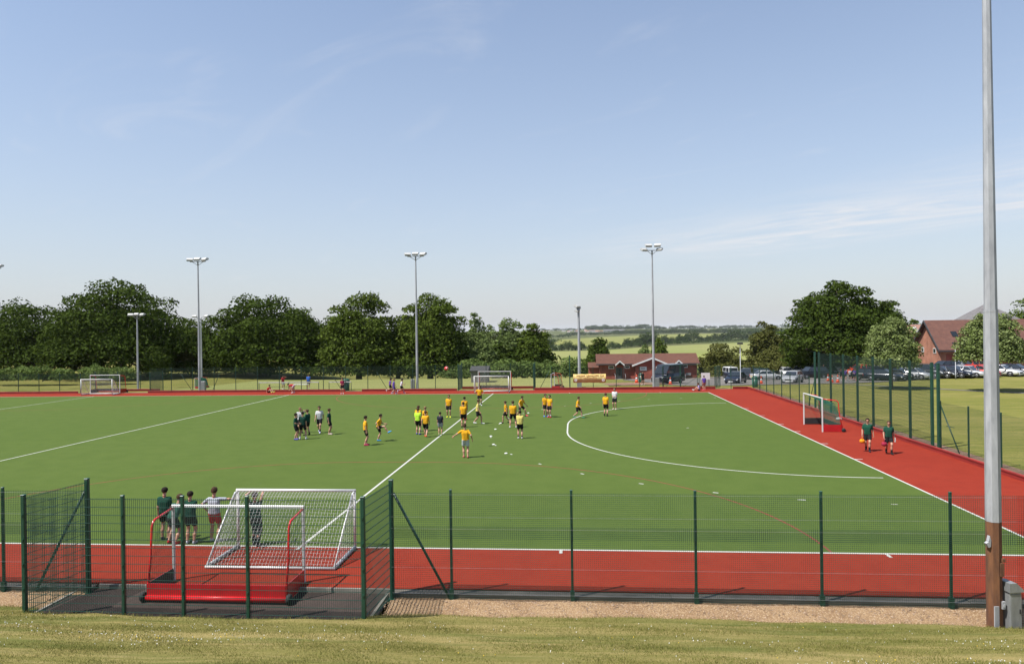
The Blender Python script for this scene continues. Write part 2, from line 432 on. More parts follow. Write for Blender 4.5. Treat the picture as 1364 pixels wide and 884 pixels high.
M['leaf_hedge'] = leaf_mat('hedge_leaves', (0.065, 0.1105, 0.026), (0.1105, 0.156, 0.0416), (0.169, 0.2145, 0.0715))
M['leaf_far'] = leaf_mat('distant_leaves', (0.028, 0.050, 0.014), (0.042, 0.066, 0.018), (0.066, 0.092, 0.026), nscale=0.05)
M['blade'] = leaf_mat('grass_blades', (0.092, 0.122, 0.022), (0.190, 0.188, 0.052), (0.38, 0.31, 0.13), trans=0.3, nscale=1.1, stretch=(0.16, 2.0, 1))
M['petal'] = pmat('daisy_petals', (0.656, 0.656, 0.624), 0.8, scale=9, var=0.03)
M['yellow_petal'] = pmat('buttercup_petals', (0.75, 0.5, 0.03), 0.7, scale=9, var=0.03)
def brick_mat(name, c1, c2, mortar, rough=0.9, sx=1.0):
    mt, nt, b, o = nodes_of(name); L = nt.links.new
    tc = ND(nt, 'ShaderNodeTexCoord')
    sp = ND(nt, 'ShaderNodeSeparateXYZ'); L(tc.outputs['Object'], sp.inputs[0])
    ad_ = ND(nt, 'ShaderNodeMath', operation='ADD'); L(sp.outputs[0], ad_.inputs[0]); L(sp.outputs[1], ad_.inputs[1])
    cb = ND(nt, 'ShaderNodeCombineXYZ'); L(ad_.outputs[0], cb.inputs[0]); L(sp.outputs[2], cb.inputs[1])
    bt = ND(nt, 'ShaderNodeTexBrick', {'Color1': c4(c1), 'Color2': c4(c2), 'Mortar': c4(mortar), 'Scale': 1.0, 'Mortar Size': 0.008, 'Brick Width': 0.225, 'Row Height': 0.075})
    L(cb.outputs[0], bt.inputs['Vector'])
    n = ND(nt, 'ShaderNodeTexNoise', {'Scale': 0.9, 'Detail': 5}); L(tc.outputs['Object'], n.inputs['Vector'])
    mr = ND(nt, 'ShaderNodeMapRange', {1: 0.35, 2: 0.65, 3: 0.75, 4: 1.1}); L(n.outputs['Fac'], mr.inputs[0])
    mx = ND(nt, 'ShaderNodeMixRGB', {0: 1.0}, blend_type='MULTIPLY'); L(bt.outputs['Color'], mx.inputs[1]); L(mr.outputs[0], mx.inputs[2])
    L(mx.outputs[0], b.inputs['Base Color']); b.inputs['Roughness'].default_value = rough
    return mt
M['brick'] = brick_mat('red_brick', (0.3105, 0.0589, 0.0378), (0.2415, 0.0475, 0.0324), (0.253, 0.1045, 0.0765))
M['brick2'] = brick_mat('orange_brick', (0.37, 0.135, 0.075), (0.29, 0.10, 0.055), (0.32, 0.22, 0.16))
def tile_mat(name, c1, c2, step=0.32):
    mt, nt, b, o = nodes_of(name); L = nt.links.new
    tc = ND(nt, 'ShaderNodeTexCoord')
    wv = ND(nt, 'ShaderNodeTexWave', {'Scale': 1/step/3.14*1.57, 'Distortion': 0.3}, wave_type='BANDS', bands_direction='Z', wave_profile='SAW')
    L(tc.outputs['Object'], wv.inputs['Vector'])
    n = ND(nt, 'ShaderNodeTexNoise', {'Scale': 1.6, 'Detail': 6, 'Roughness': 0.65}); L(tc.outputs['Object'], n.inputs['Vector'])
    mr = ND(nt, 'ShaderNodeMapRange', {1: 0.36, 2: 0.64}); L(n.outputs['Fac'], mr.inputs[0])
    mx = ND(nt, 'ShaderNodeMixRGB'); mx.inputs[1].default_value = c4(c1); mx.inputs[2].default_value = c4(c2); L(mr.outputs[0], mx.inputs[0])
    L(mx.outputs[0], b.inputs['Base Color'])
    bp = ND(nt, 'ShaderNodeBump', {'Strength': 0.5, 'Distance': 0.03}); L(wv.outputs['Fac'], bp.inputs['Height']); L(bp.outputs[0], b.inputs['Normal'])
    b.inputs['Roughness'].default_value = 0.85
    return mt
M['tile'] = tile_mat('brown_red_tiles', (0.07843, 0.02848, 0.01633), (0.1041, 0.0402, 0.02371))
M['tile2'] = tile_mat('red_brown_tiles', (0.08841, 0.03652, 0.02678), (0.1226, 0.05301, 0.03683))
M['slate'] = tile_mat('grey_slate', (0.105, 0.098, 0.1015), (0.147, 0.1365, 0.1365))
M['tile3'] = tile_mat('pink_tiles', (0.21, 0.112, 0.084), (0.266, 0.147, 0.112))
M['fascia'] = pmat('white_fascia', (0.612, 0.612, 0.595), 0.5, scale=2, var=0.05)
M['dark_trim'] = pmat('dark_trim', (0.045, 0.045, 0.05), 0.5, scale=2)
M['concrete'] = pmat('concrete', (0.24, 0.222, 0.192), 0.9, scale=3, col2=(0.18, 0.165, 0.144))
M['shed'] = pmat('grey_timber', (0.17, 0.16, 0.14), 0.9, scale=2, col2=(0.10, 0.095, 0.085), stretch=(6, 6, 0.5))
M['felt'] = pmat('roof_felt', (0.055, 0.055, 0.055), 0.95, scale=3)
M['banner'] = pmat('yellow_banner', (0.56, 0.45, 0.20), 0.8, scale=1.5, col2=(0.54, 0.39, 0.14), spec=.1)
M['ink'] = pmat('banner_ink', (0.42, 0.17, 0.05), 0.8, scale=5)
M['ink_dark'] = pmat('dark_ink', (0.06, 0.06, 0.07), 0.8, scale=5)
M['bin'] = pmat('green_plastic', (0.012, 0.085, 0.05), 0.45, scale=4)

# ------------------------------------------------------------------ ground, pitch, markings
def grid_lines(a):
    o = []
    for lo, hi, n in a: o += [lo+(hi-lo)*k/n for k in range(n)]
    return o+[a[-1][1]]
gx = grid_lines([(-12000, -4000, 5), (-4000, -800, 10), (-800, -160, 16), (-160, -100.2, 6), (-100.2, -100.1, 1), (-100.1, 5.15, 20), (5.15, 5.25, 1), (5.25, 160, 30), (160, 800, 16), (800, 4000, 10), (4000, 12000, 5)])
gy = grid_lines([(-60, -6, 3), (-6, -5.9, 1), (-5.9, 59.3, 14), (59.3, 59.4, 1), (59.4, 200, 40), (200, 600, 25), (600, 2600, 25), (2600, 7000, 16), (7000, 12000, 4)])
gv, gf, gmi = [], [], []
for y in gy:
    for x in gx:
        inside = -100.15 < x < 5.2 and y < 59.35
        gv.append((x, y, -0.45 if inside or y < -5.95 else gz(x, y)-0.01))
nx_ = len(gx)
for j in range(len(gy)-1):
    for i in range(nx_-1):
        gf.append((j*nx_+i, j*nx_+i+1, (j+1)*nx_+i+1, (j+1)*nx_+i)); gmi.append(1 if gy[j] > 240 else 0)
M['meadow'] = layered('meadow', [(0.07, 0.085, 0.028), ((0.11, 0.11, 0.045), 0.004, 0.4, 0.6, 0.8, ONE), ((0.045, 0.06, 0.02), 0.012, 0.5, 0.65, 0.7, ONE)])
tag(link_mesh('ground', np_mesh('ground', gv, gf, [M['lawn'], M['meadow']], True, gmi)), kind='structure')

PX0, PX1, PY0, PY1 = -91.4, 0.0, 0.0, 55.0
AX1, AY0, AY1 = 5.0, -3.50, 59.0
def sheet(name, polys, mat, z=0.0, thick=0.0):
    b = MB()
    for poly in polys:
        if thick: b.prism([(p[0], p[1]) for p in poly], z-thick, z, 'z')
        else:
            i = len(b.v); b.v += [(p[0], p[1], z) for p in poly]; b.face(range(i, i+len(poly)))
    return tag(b.build(name, mat), kind='structure')
def rect(x0, x1, y0, y1): return [(x0, y0), (x1, y0), (x1, y1), (x0, y1)]
sheet('hockey_pitch', [rect(PX0, PX1, PY0, PY1)], M['turf'], 0.0)
sheet('red_surround', [rect(-100, AX1, AY0, 0), rect(0, AX1, 0, AY1), rect(-100, 0, PY1, AY1), rect(-100, PX0, 0, PY1)], M['red'], 0.0)
# white markings
LW = 0.10
lb = MB()
def lquad(x0, x1, y0, y1, z=0.005): lb.quad((x0, y0, z), (x1, y0, z), (x1, y1, z), (x0, y1, z))
lquad(PX0, PX1, -LW/2, LW/2); lquad(PX0, PX1, PY1-LW/2, PY1+LW/2)
lquad(-LW/2, LW/2, LW/2, PY1-LW/2); lquad(PX0-LW/2, PX0+LW/2, LW/2, PY1-LW/2)
for x in (-22.9, -45.7, -68.5): lquad(x-LW/2, x+LW/2, LW/2, PY1-LW/2)
def d_shape(cx, sgn, r, n=48):
    pts = [(cx+sgn*r*math.sin(a), 25.67-r*math.cos(a)) for a in np.linspace(0, math.pi/2, n)]
    pts += [(cx+sgn*r*math.sin(a), 29.33-r*math.cos(a)) for a in np.linspace(math.pi/2, math.pi, n)]
    return pts
def ribbon(b, pts, w, z):
    P = [Vector((p[0], p[1], 0)) for p in pts]; i0 = len(b.v)
    for k, p in enumerate(P):
        d = (P[min(k+1, len(P)-1)]-P[max(k-1, 0)]).normalized(); nn = Vector((-d.y, d.x, 0))*w/2
        b.v += [(p.x+nn.x, p.y+nn.y, z), (p.x-nn.x, p.y-nn.y, z)]
    for k in range(len(P)-1): b.face((i0+2*k, i0+2*k+1, i0+2*k+3, i0+2*k+2))
def trim(pts): return [p for p in pts if not (abs(p[0]) < LW/2+.01 or abs(p[0]-PX0) < LW/2+.01)]
ribbon(lb, trim(d_shape(0, -1, 14.63)), LW, 0.005)
ribbon(lb, trim(d_shape(PX0, 1, 14.63)), LW, 0.005)
# broken circle five metres outside
for cx, sg in ((0, -1), (PX0, 1)):
    dp = d_shape(cx, sg, 19.63, 400); acc = 0; seg = []
    for k in range(1, len(dp)):
        acc += math.dist(dp[k], dp[k-1])
        ph = (acc+1.35) % 3.3
        if ph < 0.32: seg.append(dp[k])
        else:
            if len(seg) > 1: ribbon(lb, seg, LW, 0.005)
            seg = []
    lquad(cx+sg*6.475-.08, cx+sg*6.475+.08, 27.42, 27.58)
for y in (11.04-0.0, 43.96, 20.67, 15.67, 34.33, 39.33, 27.5-1.83, 27.5+1.83):
    if y not in (11.04, 43.96): lquad(LW/2, 0.42, y-LW/2, y+LW/2)
for x in (-5, -14.63, -22.9):
    lquad(x-LW/2, x+LW/2, -0.36, -LW/2); lquad(x-LW/2, x+LW/2, PY1+LW/2, PY1+0.36)
tag(lb.build('pitch_line_marking', M['line']), kind='structure')
# dull red markings of the pitches laid across
rb = MB()
def cross_d(cx, ybase, s):
    r = 14.63
    p = [(cx-1.83-r*math.cos(a), ybase+s*r*math.sin(a)) for a in np.linspace(0.004, math.pi/2, 40)]
    return p+[(cx+1.83+r*math.cos(a), ybase+s*r*math.sin(a)) for a in np.linspace(math.pi/2, 0.004, 40)]
for cx in (-23.0, -68.5):
    ribbon(rb, cross_d(cx, 0, 1), 0.08, 0.003); ribbon(rb, cross_d(cx, 55, -1), 0.08, 0.003)
tag(rb.build('red_line_marking', M['redline']), kind='structure')

# kerb line at the outer edge of the red surround, soil strip behind the boards
sheet('soil_strip', [rect(5.2, 6.5, -3.3, 60), rect(-100, 5.2, 59.15, 60.0)], M['soil'], 0.006)
sheet('mown_field', [[(-64, 62.5), (-10, 62.5), (-10, 66), (-14, 80), (-60, 80)]], M['field2'], 0.012)
# gravel strips in front of the near fence
def sheet_grid(name, x0, x1, y0, y1, nx, ny, zf, mat):
    v = [(x0+(x1-x0)*i/nx, y0+(y1-y0)*j/ny, 0) for j in range(ny+1) for i in range(nx+1)]
    v = [(x, y, zf(x, y)) for x, y, _ in v]
    f = [(j*(nx+1)+i, j*(nx+1)+i+1, (j+1)*(nx+1)+i+1, (j+1)*(nx+1)+i) for j in range(ny) for i in range(nx)]
    return tag(link_mesh(name, np_mesh(name, v, f, mat, True)), kind='structure')
def gravel_z(x, y): return -0.265+0.15*sstep(-4.7, -3.9, y)+0.02*math.sin(x*2.3)*math.sin(y*5)+0.012*math.sin(x*7.1+y*9)
sheet_grid('gravel_strip', -60, -27.3, -6.2, -3.4, 120, 14, gravel_z, M['gravel'])
sheet_grid('gravel_strip', -18.95, 12, -6.2, -3.4, 120, 14, gravel_z, M['gravel'])
sheet('tarmac_pad', [rect(-27.62, -19.18, -6.0, -3.57)], M['tarmac'], -0.12, 0.2)
kb = MB()
kb.box(-27.7, -27.63, -5.9, -3.6, -0.3, -0.09); kb.box(-19.17, -19.1, -5.9, -3.6, -0.3, -0.09); kb.box(-27.2, -19.0, -3.565, -3.503, -0.3, -0.004)
tag(kb.build('pad_kerb', M['concrete']), kind='structure')
# loose stones on the gravel
sv, sf = [], []
ico = [(0, 0, 1), (1, 0, 0.1), (0, 1, 0), (-1, 0, -0.1), (0, -1, 0.1), (0, 0, -1)]
icf = [(0, 1, 2), (0, 2, 3), (0, 3, 4), (0, 4, 1), (5, 2, 1), (5, 3, 2), (5, 4, 3), (5, 1, 4)]
for k in range(14000):
    x = rng.uniform(-31, -27.7) if rng.random() < 0.16 else rng.uniform(-19.1, -3)
    y = rng.uniform(-5.1, -3.45); r = abs(rng.normal(0.008, 0.006))+0.005
    i = len(sv); sx, sy, szz = r*rng.uniform(.7, 1.4), r*rng.uniform(.7, 1.4), r*rng.uniform(.5, .9)
    sv += [(x+a*sx, y+b*sy, gravel_z(x, y)+c*szz) for a, b, c in ico]; sf += [tuple(i+q for q in t) for t in icf]
def stone_mat():
    mt, nt, b, o = nodes_of('stones'); L = nt.links.new
    g = ND(nt, 'ShaderNodeNewGeometry'); cr = ND(nt, 'ShaderNodeValToRGB')
    cr.color_ramp.elements[0].color = (0.17, 0.12, 0.085, 1); cr.color_ramp.elements[1].color = (0.38, 0.29, 0.21, 1)
    e = cr.color_ramp.elements.new(0.45); e.color = (0.23, 0.145, 0.085, 1)
    L(g.outputs['Random Per Island'], cr.inputs[0]); L(cr.outputs[0], b.inputs['Base Color']); b.inputs['Roughness'].default_value = 0.9
    return mt
tag(link_mesh('gravel_stones', np_mesh('gravel_stones', sv, sf, stone_mat())), 'loose pale pebbles lying on the gravel strip along the fence', 'gravel', kind='stuff')

# grass bank in front
EDGE = [(-60, -4.35), (-31, -4.35), (-29.4, -4.42), (-28.0, -4.8), (-27.75, -5.3), (-27.6, -5.86), (-25, -5.86), (-22, -5.86), (-19.3, -5.9), (-19.05, -5.2), (-18.4, -4.75), (-16.5, -4.62), (-14, -4.55), (-11.8, -4.48), (-9.5, -4.4), (-8.2, -4.36), (-6.8, -4.42), (-5.9, -4.78), (-5.0, -4.95), (-3.6, -5.02), (0, -5.0), (12, -5.0)]
def edge_y(x):
    for (x0, y0), (x1, y1) in zip(EDGE, EDGE[1:]):
        if x0 <= x <= x1: return y0+(y1-y0)*(x-x0)/(x1-x0)
    return -5
def bank_z(x, y):
    return -0.265+0.27*(-4.5-y)+0.02*math.sin(x*0.9)+0.012*math.sin(x*2.7+y*3)
xs = grid_lines([(-60, -32, 14), (-32, -2, 260), (-2, 12, 14)])
rows = [0, 0.001, 0.03, 0.08, 0.2, 0.4, 0.7, 1.0, 1.4, 1.9, 2.5, 3.2, 4.0, 5, 6, 8, 11, 15, 20, 28, 40]
bv, bf = [], []
for j, r in enumerate(rows):
    for x in xs:
        ey = edge_y(x)+(0.05*math.sin(x*3.1)+0.035*math.sin(x*8.3+1)+0.02*math.sin(x*19))*(1 if r < 1 else 0)
        y = ey-r
        z = bank_z(x, y)
        if j == 0: z = -0.44
        elif j == 1: z -= 0.03
        bv.append((x, y, z))
n_ = len(xs)
for j in range(len(rows)-1):
    for i in range(n_-1): bf.append((j*n_+i, (j+1)*n_+i, (j+1)*n_+i+1, j*n_+i+1))
tag(link_mesh('grass_bank', np_mesh('grass_bank', bv, bf, M['bank'], True)), kind='structure')
# mown grass blades on it
def smooth_noise(x, y): # cheap lumps
    return (np.sin(x*1.3+np.sin(y*2.1)*1.2)+np.sin(y*5.3+np.sin(x*.6)*2)*0.8+np.sin(x*.37-y*2.9))/2.8
N = 300000
bx_ = rng.uniform(-29.5, -3.2, N); by_ = -rng.uniform(0, 1, N)**0.85*6.6
eyv = np.interp(bx_, [e[0] for e in EDGE], [e[1] for e in EDGE])
by_ = eyv+0.06+by_
dens = smooth_noise(bx_, by_)
keep = rng.random(N) < np.clip(0.62+0.5*dens, 0.2, 1)
bx_, by_, eyv, dens = bx_[keep], by_[keep], eyv[keep], dens[keep]; N = len(bx_)
h_ = rng.uniform(0.012, 0.038, N)*(1+0.35*dens)+np.where(eyv-by_ < 0.12, rng.uniform(0, 0.05, N), 0)
zb_ = -0.265+0.27*(-4.5-by_)+0.02*np.sin(bx_*0.9)+0.012*np.sin(bx_*2.7+by_*3)
an = rng.uniform(0, 2*np.pi, N); wd = rng.uniform(0.003, 0.007, N); ln = rng.normal(0, 0.6, (N, 2))*h_[:, None]
V3 = np.empty((N, 3, 3))
V3[:, 0] = np.stack([bx_-np.cos(an)*wd, by_-np.sin(an)*wd, zb_-0.004], 1)
V3[:, 1] = np.stack([bx_+np.cos(an)*wd, by_+np.sin(an)*wd, zb_-0.004], 1)
V3[:, 2] = np.stack([bx_+ln[:, 0], by_+ln[:, 1], zb_+h_], 1)
tag(link_mesh('grass', np_mesh('grass', V3.reshape(-1, 3), np.arange(N*3).reshape(-1, 3), M['blade'])), 'short dry mown grass covering the bank in front of the fence', 'grass', kind='stuff')
# daisies and buttercups
def flowers(name, n, mat, label, rmin, rmax, clump):
    v, f = [], []
    cs = [(rng.uniform(-28, -4), rng.uniform(-10.2, -7.0)) for _ in range(clump)]
    for k in range(n):
        if rng.random() < 0.7:
            c = cs[rng.integers(len(cs))]; x, y = c[0]+rng.normal(0, 0.7), c[1]+rng.normal(0, 0.18)
        else: x, y = rng.uniform(-29, -3.5), rng.uniform(-10.6, -5.2)
        if y > edge_y(x)-0.15 or not -30 < x < -2: continue
        r = rng.uniform(rmin, rmax); z = bank_z(x, y)+rng.uniform(0.02, 0.045); i = len(v)
        tx, ty = rng.normal(0, .3, 2)-np.array([0, .25])
        for q in range(7):
            a = 2*math.pi*q/7; px, py = r*math.cos(a), r*math.sin(a)
            v.append((x+px, y+py, z-tx*px-ty*py))
        v.append((x, y, z-0.025))
        for q in range(7): f.append((i+q, i+(q+1) % 7, i+7))
        f += [(i, i+1, i+2), (i, i+2, i+3), (i, i+3, i+4), (i, i+4, i+5), (i, i+5, i+6)]
    tag(link_mesh(name, np_mesh(name, v, f, mat)), label, 'flowers', kind='stuff')
flowers('daisies', 560, M['petal'], 'tiny white daisies dotted through the grass of the bank', 0.0045, 0.0085, 22)
flowers('buttercups', 70, M['yellow_petal'], 'tiny yellow flowers dotted through the grass of the bank', 0.005, 0.008, 9)

# car park, paths, fields
def land_sheet(name, poly, mat, lift=0.012, step=6.0):
    """a polygon draped on the land, cut into strips"""
    ys = [p[1] for p in poly]; y0, y1 = min(ys), max(ys)
    nrow = max(2, int((y1-y0)/step)); v, f = [], []
    def span(y):
        xs_ = []
        for (xa, ya), (xb, yb) in zip(poly, poly[1:]+poly[:1]):
            if (ya <= y < yb) or (yb <= y < ya): xs_.append(xa+(xb-xa)*(y-ya)/(yb-ya))
        return (min(xs_), max(xs_)) if xs_ else None
    nc = 24
    for j in range(nrow+1):
        y = y0+(y1-y0)*min(max(j/nrow, 1e-4), 1-1e-4); a = span(y)
        for i in range(nc+1):
            x = a[0]+(a[1]-a[0])*i/nc; v.append((x, y, gz(x, y)+lift))
    for j in range(nrow):
        for i in range(nc): f.append((j*(nc+1)+i, j*(nc+1)+i+1, (j+1)*(nc+1)+i+1, (j+1)*(nc+1)+i))
    return tag(link_mesh(name, np_mesh(name, v, f, mat, True)), kind='structure')
def survey(pts): return [tuple(at(*p)[:2]) for p in pts]
cp = survey([(885, 512.5), (930, 514), (1003, 513.0), (1070, 511.5), (1120, 511), (1175, 509), (1230, 505.5), (1364, 500)])
land_sheet('car_park', cp+[(96, 84), (96, 112), (40, 112), (12, 124), (-2, 124), (-6, 100)], M['carpark'], 0.04, 3)
land_sheet('path', survey([(800, 514), (870, 513.3), (885, 513), (885, 510), (835, 509.5), (800, 511)]), M['soil'], 0.05, 2)
p0, p1 = at(1100, 511.0), at(1364, 524)
land_sheet('footpath', [(p0.x, p0.y-0.5), (p1.x, p1.y-0.7), (p1.x+20, p1.y-8), (p1.x+20, p1.y-5.8), (p1.x, p1.y+0.9), (p0.x, p0.y+0.6)], M['carpark'], 0.02, 3)

# ------------------------------------------------------------------ trees and far land
def leaf_quads(P, size, nrm_bias, r=rng):
    """one small leaf-clump quad at each point; P (n,3), outward normals nrm_bias (n,3)"""
    n = len(P)
    nn = nrm_bias + r.normal(0, 0.75, (n, 3)); nn /= np.linalg.norm(nn, axis=1)[:, None]+1e-9
    t = r.normal(0, 1, (n, 3)); u = np.cross(nn, t); u /= np.linalg.norm(u, axis=1)[:, None]+1e-9
    w = np.cross(nn, u)
    s = (size*r.uniform(0.55, 1.25, n))[:, None]; asp = r.uniform(0.5, 0.95, n)[:, None]
    V = np.empty((n, 4, 3))
    V[:, 0] = P+u*s*0.6; V[:, 1] = P+w*s*asp*0.5+nn*s*0.12; V[:, 2] = P-u*s*0.6; V[:, 3] = P-w*s*asp*0.5+nn*s*0.12
    return V.reshape(-1, 3)
def crown_points(lobes, n, r=rng):
    """points in the shells of a set of lobes (cx,cy,cz,rx,rz)"""
    A = np.array([max(l[3], l[4])**2 for l in lobes]); A = A/A.sum()
    idx = r.choice(len(lobes), n, p=A)
    L = np.array(lobes)[idx]
    d = r.normal(0, 1, (n, 3)); d /= np.linalg.norm(d, axis=1)[:, None]
    d[:, 2] = np.where(d[:, 2] < -0.35, -d[:, 2], d[:, 2])
    lump = 1+0.16*np.sin(d[:, 0]*5+idx*1.7)*np.sin(d[:, 1]*5+idx*2.3)+0.13*np.sin(d[:, 2]*7+idx)
    rad = (1-0.55*r.random(n)**2.2)*lump
    P = L[:, :3]+d*np.stack([L[:, 3], L[:, 3], L[:, 4]], 1)*rad[:, None]
    return P, d
def make_lobes(w, h, base, count, seed, dome=0.75, squash=0.62, lean=0.0, flat=0.75, emin=-0.9):
    """lobes that fill a crown w wide, from height base to h"""
    r = np.random.default_rng(seed); lobes = []
    H_ = h-base; cz = base+H_*0.30; rx = w/2
    lobes.append((0, 0, base+H_*0.44, rx*0.62, H_*0.44))
    lobes.append((0, 0, base+H_*0.26, rx*0.80, H_*0.26))
    for k in range(5):
        a = k*1.2566+seed; lobes.append((math.cos(a)*rx*.44, math.sin(a)*rx*.44*flat, base+H_*r.uniform(.30, .52), rx*.46, H_*r.uniform(.24, .32)))
    for k in range(count):
        a = k*2.399963+r.uniform(-.4, .4); e = emin+(1-emin)*(k+r.uniform(.1, .9))/count
        c = max(0.0, 1-max(0, e)**2.4)**0.55
        s = r.uniform(0.19, 0.34)
        lr = rx*s
        x = math.cos(a)*c*(rx-lr*0.85)*r.uniform(.80, 1.10); y = math.sin(a)*c*(rx-lr*0.85)*flat*r.uniform(.82, 1.05)
        z = cz+e*((h-cz-lr*squash*0.85)*r.uniform(.86, 1.05) if e > 0 else (cz-base)*1.0)
        lobes.append((x+lean*(z-base), y, max(base+lr*0.3, z), lr, lr*squash*r.uniform(.9, 1.25)))
    return lobes
def limb_mb(b, h, lobes, tr, seed, lean=0):
    r = np.random.default_rng(seed+5)
    pts = [(0, 0, -0.3), (0.02*h*lean, 0, h*0.12), (r.normal(0, .012)*h, r.normal(0, .012)*h, h*0.3), (r.normal(0, .02)*h, r.normal(0, .02)*h, h*0.62)]
    b.tube(pts, [tr*1.35, tr, tr*0.8, tr*0.25], 8)
    for l in lobes[7::3]:
        s = Vector(pts[2])*r.uniform(.55, 1.2); e = Vector(l[:3])
        mid = (s+e)/2+Vector((0, 0, -0.04*h))
        b.tube([s, mid, e], [tr*0.42, tr*0.26, tr*0.06], 5)
def tree_meshes(key, w, h, base, leaf, mat, n, seed, count=22, tr=0.35, bark='bark', **k):
    lobes = make_lobes(w, h, base, count, seed, **k)
    r = np.random.default_rng(seed+1)
    P, d = crown_points(lobes, n, r)
    # crown-interior leaves keep the middle from showing through, loose sprigs break the outline
    m = int(n*0.12); P2, d2 = crown_points(lobes, m, r); P2 += d2*r.uniform(0.1, 0.55, m)[:, None]*leaf*1.6
    P = np.vstack([P, P2]); d = np.vstack([d, d2]); d[:, 2] += 0.25
    cm = np_mesh('crown', leaf_quads(P, leaf, d, r), np.arange(len(P)*4).reshape(-1, 4), M[mat])
    b = MB(); limb_mb(b, h, lobes, tr, seed)
    return cm, b.mesh('trunk', M[bark])
def plant_tree(name, label, cm, tm, loc, rz=0, group=None, cat='tree', sc_=1.0):
    t = thing(name, label, cat, loc, rz, group)
    link_mesh('trunk', tm, t); link_mesh('crown', cm, t)
    if sc_ != 1: t.scale = (sc_,)*3
    return t
def tree_px(name, label, x0, x1, ytop, Y, leaf, mat, n, seed, base=0.12, **k):
    """size and place a tree from its measured extent at distance Y"""
    xm = (x0+x1)/2; a = atY(x0, 470, Y); b = atY(x1, 470, Y); top = atY(xm, ytop, Y)
    cx = (a.x+b.x)/2; z0 = gz(cx, Y)
    w = abs(b.x-a.x)*1.08; h = (top.z-z0)*1.03
    cm, tm = tree_meshes(name, w, h, h*base, leaf, mat, n, seed, **k)
    return plant_tree(name, label, cm, tm, (cx, Y, z0-0.05), 0, k.get('group'))
T = tree_px
T('oak_tree', 'dark oak cut by the left edge of the photo beside the broad oak', -45, 124, 402, 93, .42, 'leaf_oak', 22950, 11, base=.05, count=26, tr=.5)
T('oak_tree', 'broad dark oak, tallest crown on the left behind the small white goals', 72, 252, 380, 88, .42, 'leaf_oak', 32400, 12, base=.06, count=34, tr=.6)
T('bush', 'light green bush at the foot of the broad dark oak beside the short mast', 186, 228, 459, 84, .32, 'leaf_mid', 4200, 13, base=.02, count=12, tr=.12)
T('tree', 'pale hazy tree standing back between the two largest dark crowns on the left', 222, 290, 421, 122, .45, 'leaf_mid', 6500, 14, base=.05, count=16, tr=.3)
T('tree', 'small olive green tree behind the paired masts left of the big dark tree', 228, 282, 441, 92, .34, 'leaf_olive', 5200, 15, base=.03, count=14, tr=.2)
T('oak_tree', 'big rounded dark tree to the right of the paired masts', 268, 432, 392, 94, .42, 'leaf_oak', 31050, 16, base=.05, count=34, tr=.6)
T('tree', 'tall mid green tree left of the middle floodlight mast', 424, 532, 393, 92, .40, 'leaf_mid', 23000, 17, base=.05, count=28, tr=.45)
T('tree', 'tall dense tree directly behind the middle floodlight mast', 522, 624, 391, 94, .40, 'leaf_mid', 23000, 18, base=.05, count=28, tr=.45)
T('tree', 'small pale tree just right of the tall tree behind the middle mast', 610, 662, 419, 104, .38, 'leaf_light', 11000, 19, base=.05, count=16, tr=.25)
T('tree', 'middle of three lower trees, above the far football goal', 650, 702, 420, 102, .38, 'leaf_light', 11000, 20, base=.05, count=16, tr=.25)
T('tree', 'rightmost low tree of the left row, beside the open fields', 686, 736, 430, 100, .38, 'leaf_mid', 11000, 21, base=.04, count=16, tr=.25)
T('tree', 'yellow green shrubby tree low between the tall trees', 622, 664, 452, 96, .34, 'leaf_light', 3800, 22, base=.03, count=12, tr=.15)
T('oak_tree', 'great spreading oak behind the car park on the right', 1046, 1192, 380, 96, .42, 'leaf_oak', 33750, 23, base=.10, count=34, tr=.7)
T('oak_tree', 'narrow dark side crown leaning out to the right of the great oak', 1150, 1211, 399, 97, .40, 'leaf_oak', 7500, 24, base=.18, count=14, tr=.35)
T('tree', 'mixed dark tree with spiky top left of the great oak', 995, 1052, 429, 118, .42, 'leaf_olive', 8000, 25, base=.03, count=18, tr=.3)
T('bush', 'olive brown thicket below the spiky tree behind the parked cars', 1010, 1085, 458, 112, .38, 'leaf_olive', 7500, 26, base=.0, count=16, tr=.2)
T('bush', 'olive hawthorn bush at the right end of the brick pavilion', 928, 994, 457, 118, .36, 'leaf_olive', 8000, 27, base=.0, count=16, tr=.2)
T('bush', 'dense dark scrub under the left half of the great oak', 1050, 1150, 462, 100, .38, 'leaf_oak', 7000, 28, base=.0, count=14, tr=.2)
T('whitebeam_tree', 'round silvery green tree behind the tall fence posts on the lawn', 1151, 1223, 424, 57.5, .21, 'leaf_white', 20000, 29, base=.17, emin=-.4, count=34, tr=.16, bark='palebark', squash=.85)
T('whitebeam_tree', 'round silvery green tree beside the near mast with its pale trunk showing', 1278, 1364, 415, 53.5, .21, 'leaf_white', 22000, 30, base=.22, emin=-.3, count=36, tr=.16, bark='palebark', squash=.8)
T('tree', 'mid green tree rising behind the school roof at the right edge', 1337, 1450, 388, 150, .5, 'leaf_mid', 9000, 31, base=.05, count=20, tr=.4)
T('tree', 'dark tree peeping over the pink roofed house', 1196, 1240, 424, 190, .6, 'leaf_mid', 3500, 32, base=.05, count=12, tr=.3)
T('tree', 'dense round tree rising just behind the left end of the pavilion', 782, 815, 447, 150, .5, 'leaf_oak', 5000, 33, base=.05, count=14, tr=.3)
T('bush', 'lighter bush behind the left part of the pavilion roof', 772, 800, 470, 140, .42, 'leaf_mid', 3000, 34, base=.0, count=12, tr=.2)
T('tree', 'greyish willow showing above the middle of the pavilion roof', 846, 872, 458, 160, .45, 'leaf_light', 3200, 35, base=.05, count=12, tr=.2)
T('tree', 'dark tree above the pavilion roof right of the tall mast', 864, 890, 448, 165, .45, 'leaf_mid', 3500, 36, base=.05, count=12, tr=.2)

